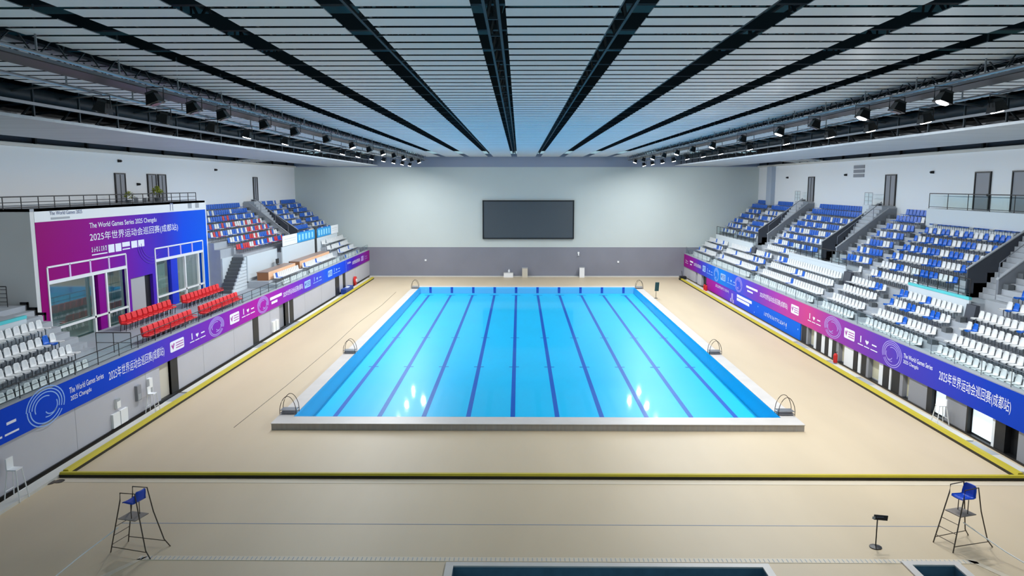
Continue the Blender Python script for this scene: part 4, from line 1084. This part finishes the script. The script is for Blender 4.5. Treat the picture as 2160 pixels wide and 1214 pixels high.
# deck lines
g = MB(); g.box(-15.3, 14.2, 25.97, 26.0, 0, .006, mat('blue_line', (120, 138, 170), .6)); tag(struct(g, 'trim_6'), 'thin blue line across the deck before the tall chairs', 'line', None, 'structure')
g = MB(); g.box(-13.4, 14.0, 23.26, 23.55, 0, .012, M_warm)
for i in range(180): xx = -13.3 + i * .151; g.box(xx, xx + .03, 23.3, 23.5, .012, .016, M_cheek)
o = tag(struct(g, 'trim_7'), 'pale slotted drain strip across the deck', 'drain', None, 'structure')
g = MB(); g.hexa([(-13.4, 23.3, 0), (-13.4, 23.3, .012), (-13.1, 23.55, 0), (-13.1, 23.55, .012), (-14.2, 21.9, 0), (-14.2, 21.9, .012), (-13.9, 21.9, 0), (-13.9, 21.9, .012)], M_warm)
g.hexa([(13.7, 23.55, 0), (13.7, 23.55, .012), (14.0, 23.4, 0), (14.0, 23.4, .012), (14.5, 21.9, 0), (14.5, 21.9, .012), (14.8, 21.9, 0), (14.8, 21.9, .012)], M_warm); struct(g, 'trim_8')
g = MB(); g.box(-20.9, 20.9, 29.75, 30.15, 0, .01, M_warm); struct(g, 'painted_light_strip')  # pale strip: light on the floor before the barrier, put into colour
def rope(P, label): g = MB(); g.tube(P, .02, M_white, 5); tag(g.build('white_rope'), label, 'rope', 'white ropes on the deck')
rope([(-14.35, 24.05, .75), (-14.9, 22.8, .4), (-15.4, 21.6, .02)], 'taut white rope slanting from the tall chair beside drain strip end')
rope([(14.25, 24.7, .75), (14.9, 23.4, .35), (15.75, 21.6, .02)], 'taut white rope slanting from the tall chair beside black sign stand')
g = MB(); g.lathe([(.26, 0), (.26, .02), (.18, .03)], (-20.25, 29.7, 0), M_bronze, 14); g.lathe([(.2, 0), (.2, .02)], (-19.9, 29.85, 0), M_bronze, 12); tag(g.build('drain_cover'), 'brown drain covers in the deck corner by yellow barrier', 'drain cover')

g = MB(); g.tube([(-15.3, 36.9, .01), (-15.1, 45, .01), (-15.05, 56, .01), (-15.2, 66, .01), (-14.9, 76, .01), (-15.0, 86, .01)], .014, M_bronze, 5); tag(g.build('deck_cable'), 'thin brown cable lying along the deck beside the pool', 'cable')
def white_stool(label, h):
    t = thing('white_stool', label, 'chair', (0, 0, 0), 0, 'white high chairs along the walls')
    g = MB(); g.box(-.2, .2, -.2, .2, h * .72, h * .75, M_white_g); g.build('seat', t)
    g = MB(); g.box(.15, .2, -.2, .2, h * .75, h, M_white_g); g.build('backrest', t)
    for a in (-1, 1):
        for b_ in (-1, 1): g = MB(); g.tube([(a * .3, b_ * .28, 0), (a * .17, b_ * .17, h * .73)], .025, M_white_g); g.build('leg', t)
    g = MB()
    for a in (-1, 1): g.tube([(a * .25, -.24, h * .25), (a * .25, .24, h * .25)], .015, M_white_g)
    g.build('stretcher', t)
    return t
ws = white_stool('white high chair against grey wall below the blue banner end', 1.7); ws.location = (-20.45, 28.0, 0); ws.rotation_euler = (0, 0, math.pi)
w2 = copy_thing(ws, (-20.5, 39.2, .12), math.pi, 'white high chair against grey wall below white banner title'); w2.scale = (.9, .9, .8)
w3 = copy_thing(ws, (20.55, 37.6, .12), 0, 'white folding-style high chair between the two bright windows'); w3.scale = (1, 1, .75)
def wallbox(name, label, cat, x0, x1, y0, y1, z0, z1, m, grp=None, lid=None):
    g = MB(); g.box(x0, x1, y0, y1, z0, z1, m); t = thing(name, label, cat, (0, 0, 0), 0, grp); g.build('body', t)
    if lid:
        g = MB(); g.box(*lid, M_cheek); g.build('lid', t)
    return t
wallbox('wall_cabinet', 'flat white cabinet on the grey wall below the blue ring emblem', 'cabinet', XL, XL + .12, 35.9, 37.3, .25, .95, M_white_g, 'white wall cabinets', (XL, XL + .125, 36.55, 36.62, .25, .95))
wallbox('soap_dispenser', 'small white dispenser above the flat white wall cabinet', 'dispenser', XL, XL + .14, 36.3, 36.65, 1.15, 1.6, M_white_g, None, (XL, XL + .15, 36.33, 36.62, 1.5, 1.62))
wallbox('wall_speaker', 'grey narrow wall speaker beside the white one', 'speaker', XL, XL + .16, 38.3, 38.7, .95, 1.75, M_door, 'narrow wall speakers', (XL + .16, XL + .165, 38.35, 38.65, 1.0, 1.3))
wallbox('wall_speaker', 'white narrow wall speaker beside the grey one', 'speaker', XL, XL + .16, 39.6, 39.95, .95, 1.8, M_white_g, 'narrow wall speakers', (XL + .16, XL + .165, 39.65, 39.9, 1.0, 1.3))
wallbox('wall_cabinet', 'white cabinet low on the wall between two black pillars', 'cabinet', XL, XL + .15, 60.3, 61.7, .3, 1.15, M_white_g, 'white wall cabinets', (XL, XL + .155, 60.95, 61.05, .3, 1.15))
# red hose reel by the far end
t = thing('hose_reel', 'red hose reel cabinet low on wall beyond the black pillars', 'hose reel', (XL + .2, 91.0, .2))
g = MB(); g.lathe([(.5, -.12), (.5, .12)], (0, 0, .5), M_redp, 16, 'x'); g.build('reel', t); g = MB(); g.lathe([(.2, .12), (.2, .2)], (0, 0, .5), M_white, 12, 'x'); g.build('hub', t); g = MB(); g.box(-.1, .1, -.3, .3, -.04, .05, M_redp); g.build('base', t)
g = MB(); g.box(-20.8, -20.2, 83.7, 87.4, .06, .6, M_bluemat); t = thing('folded_mat', 'blue mats stacked by the doorway at the far end of deck', 'mat', (0, 0, 0)); g.build('mat_body', t)
g = MB(); g.box(-20.6, -20.3, 85, 86, .6, .67, M_white); g.build('white_strap', t)
def extinguisher(x_, yy, label, grp):
    t = thing('fire_extinguisher', label, 'extinguisher', (x_, yy, .12), 0, grp)
    g = MB(); g.lathe([(.1, 0), (.11, .03), (.11, .45), (.05, .55)], (0, 0, 0), M_redp, 12); g.build('cylinder_body', t)
    g = MB(); g.lathe([(.03, .55), (.03, .62)], (0, 0, 0), M_black, 8); g.box(-.02, .1, -.02, .02, .6, .63, M_black); g.build('valve', t)
    return t
e1 = extinguisher(20.55, 87.2, 'red fire extinguisher before the magenta board end, farther one', 'fire extinguishers by the board'); copy_thing(e1, (20.55, 86.4, .12), 0, 'red fire extinguisher before the magenta board end, closer one')
for ch in list(e1.children): ch.scale = (1.25, 1.25, 1.2)
e3 = copy_thing(e1, (20.7, 50.9, .12), 0, 'lone red fire extinguisher between the dark pillars below the pink banner')
for o in bpy.data.objects:
    if o.parent and o.parent.name.startswith('fire_extinguisher'): o.scale = (1.25, 1.25, 1.2)
# things along the far wall
wallbox('white_crate', 'low white box against the far wall below the screen', 'box', -2.95, -1.7, YF - .9, YF - .5, 0.0, .6, M_white_g, None, (-2.97, -1.68, YF - .92, YF - .48, .6, .66))
g = MB(); g.lathe([(.14, 0), (.14, .25), (.06, .34), (.05, .42)], (-2.25, YF - .7, .66), M_white, 10); tag(g.build('white_bottle'), 'white bottle standing on the low white box', 'bottle')
wallbox('litter_bin', 'cream litter bin with black rim at far wall', 'bin', -.5, .22, YF - .9, YF - .52, 0, 1.2, M_cream, 'litter bins at far wall', (-.53, .25, YF - .93, YF - .5, 1.2, 1.3))
wallbox('litter_bin', 'white litter bin at far wall below the screen corner', 'bin', 7.1, 7.75, YF - .95, YF - .52, 0, 1.3, M_white_g, 'litter bins at far wall', (7.06, 7.79, YF - .98, YF - .5, 1.3, 1.36))
for i, (xx, zz, lb) in enumerate(((7.0, 3.2, 'white wall lamp above white litter bin'), (-13.4, 2.2, 'small white socket on grey wall by the ribbon banner end'), (12.3, 2.0, 'small white socket on grey wall beside the big screen side'))):
    t = thing('wall_fitting', lb, 'fitting', (xx, YF - .02, zz)); g = MB(); g.box(-.12, .12, -.08, 0, -.12, .12, M_white_g); g.build('body', t)
    if i == 0: g = MB(); g.lathe([(.12, 0), (.05, .25)], (0, -.1, -.35), M_white_g, 10); g.build('lamp_head', t)
t = thing('floor_cleaner', 'black floor cleaner parked in the far deck corner', 'machine', (20.2, 97.5, 0)); g = MB(); g.box(-.4, .4, -.5, .3, .1, .5, M_black); g.build('body', t); g = MB(); g.tube([(0, .2, .4), (0, .6, 1.1)], .04, M_darkmetal); g.build('handle', t)
for q in (-.42, .42): g = MB(); g.lathe([(.14, -.04), (.14, .04)], (q, -.2, .14), M_dark, 12, 'x'); g.build('wheel', t)
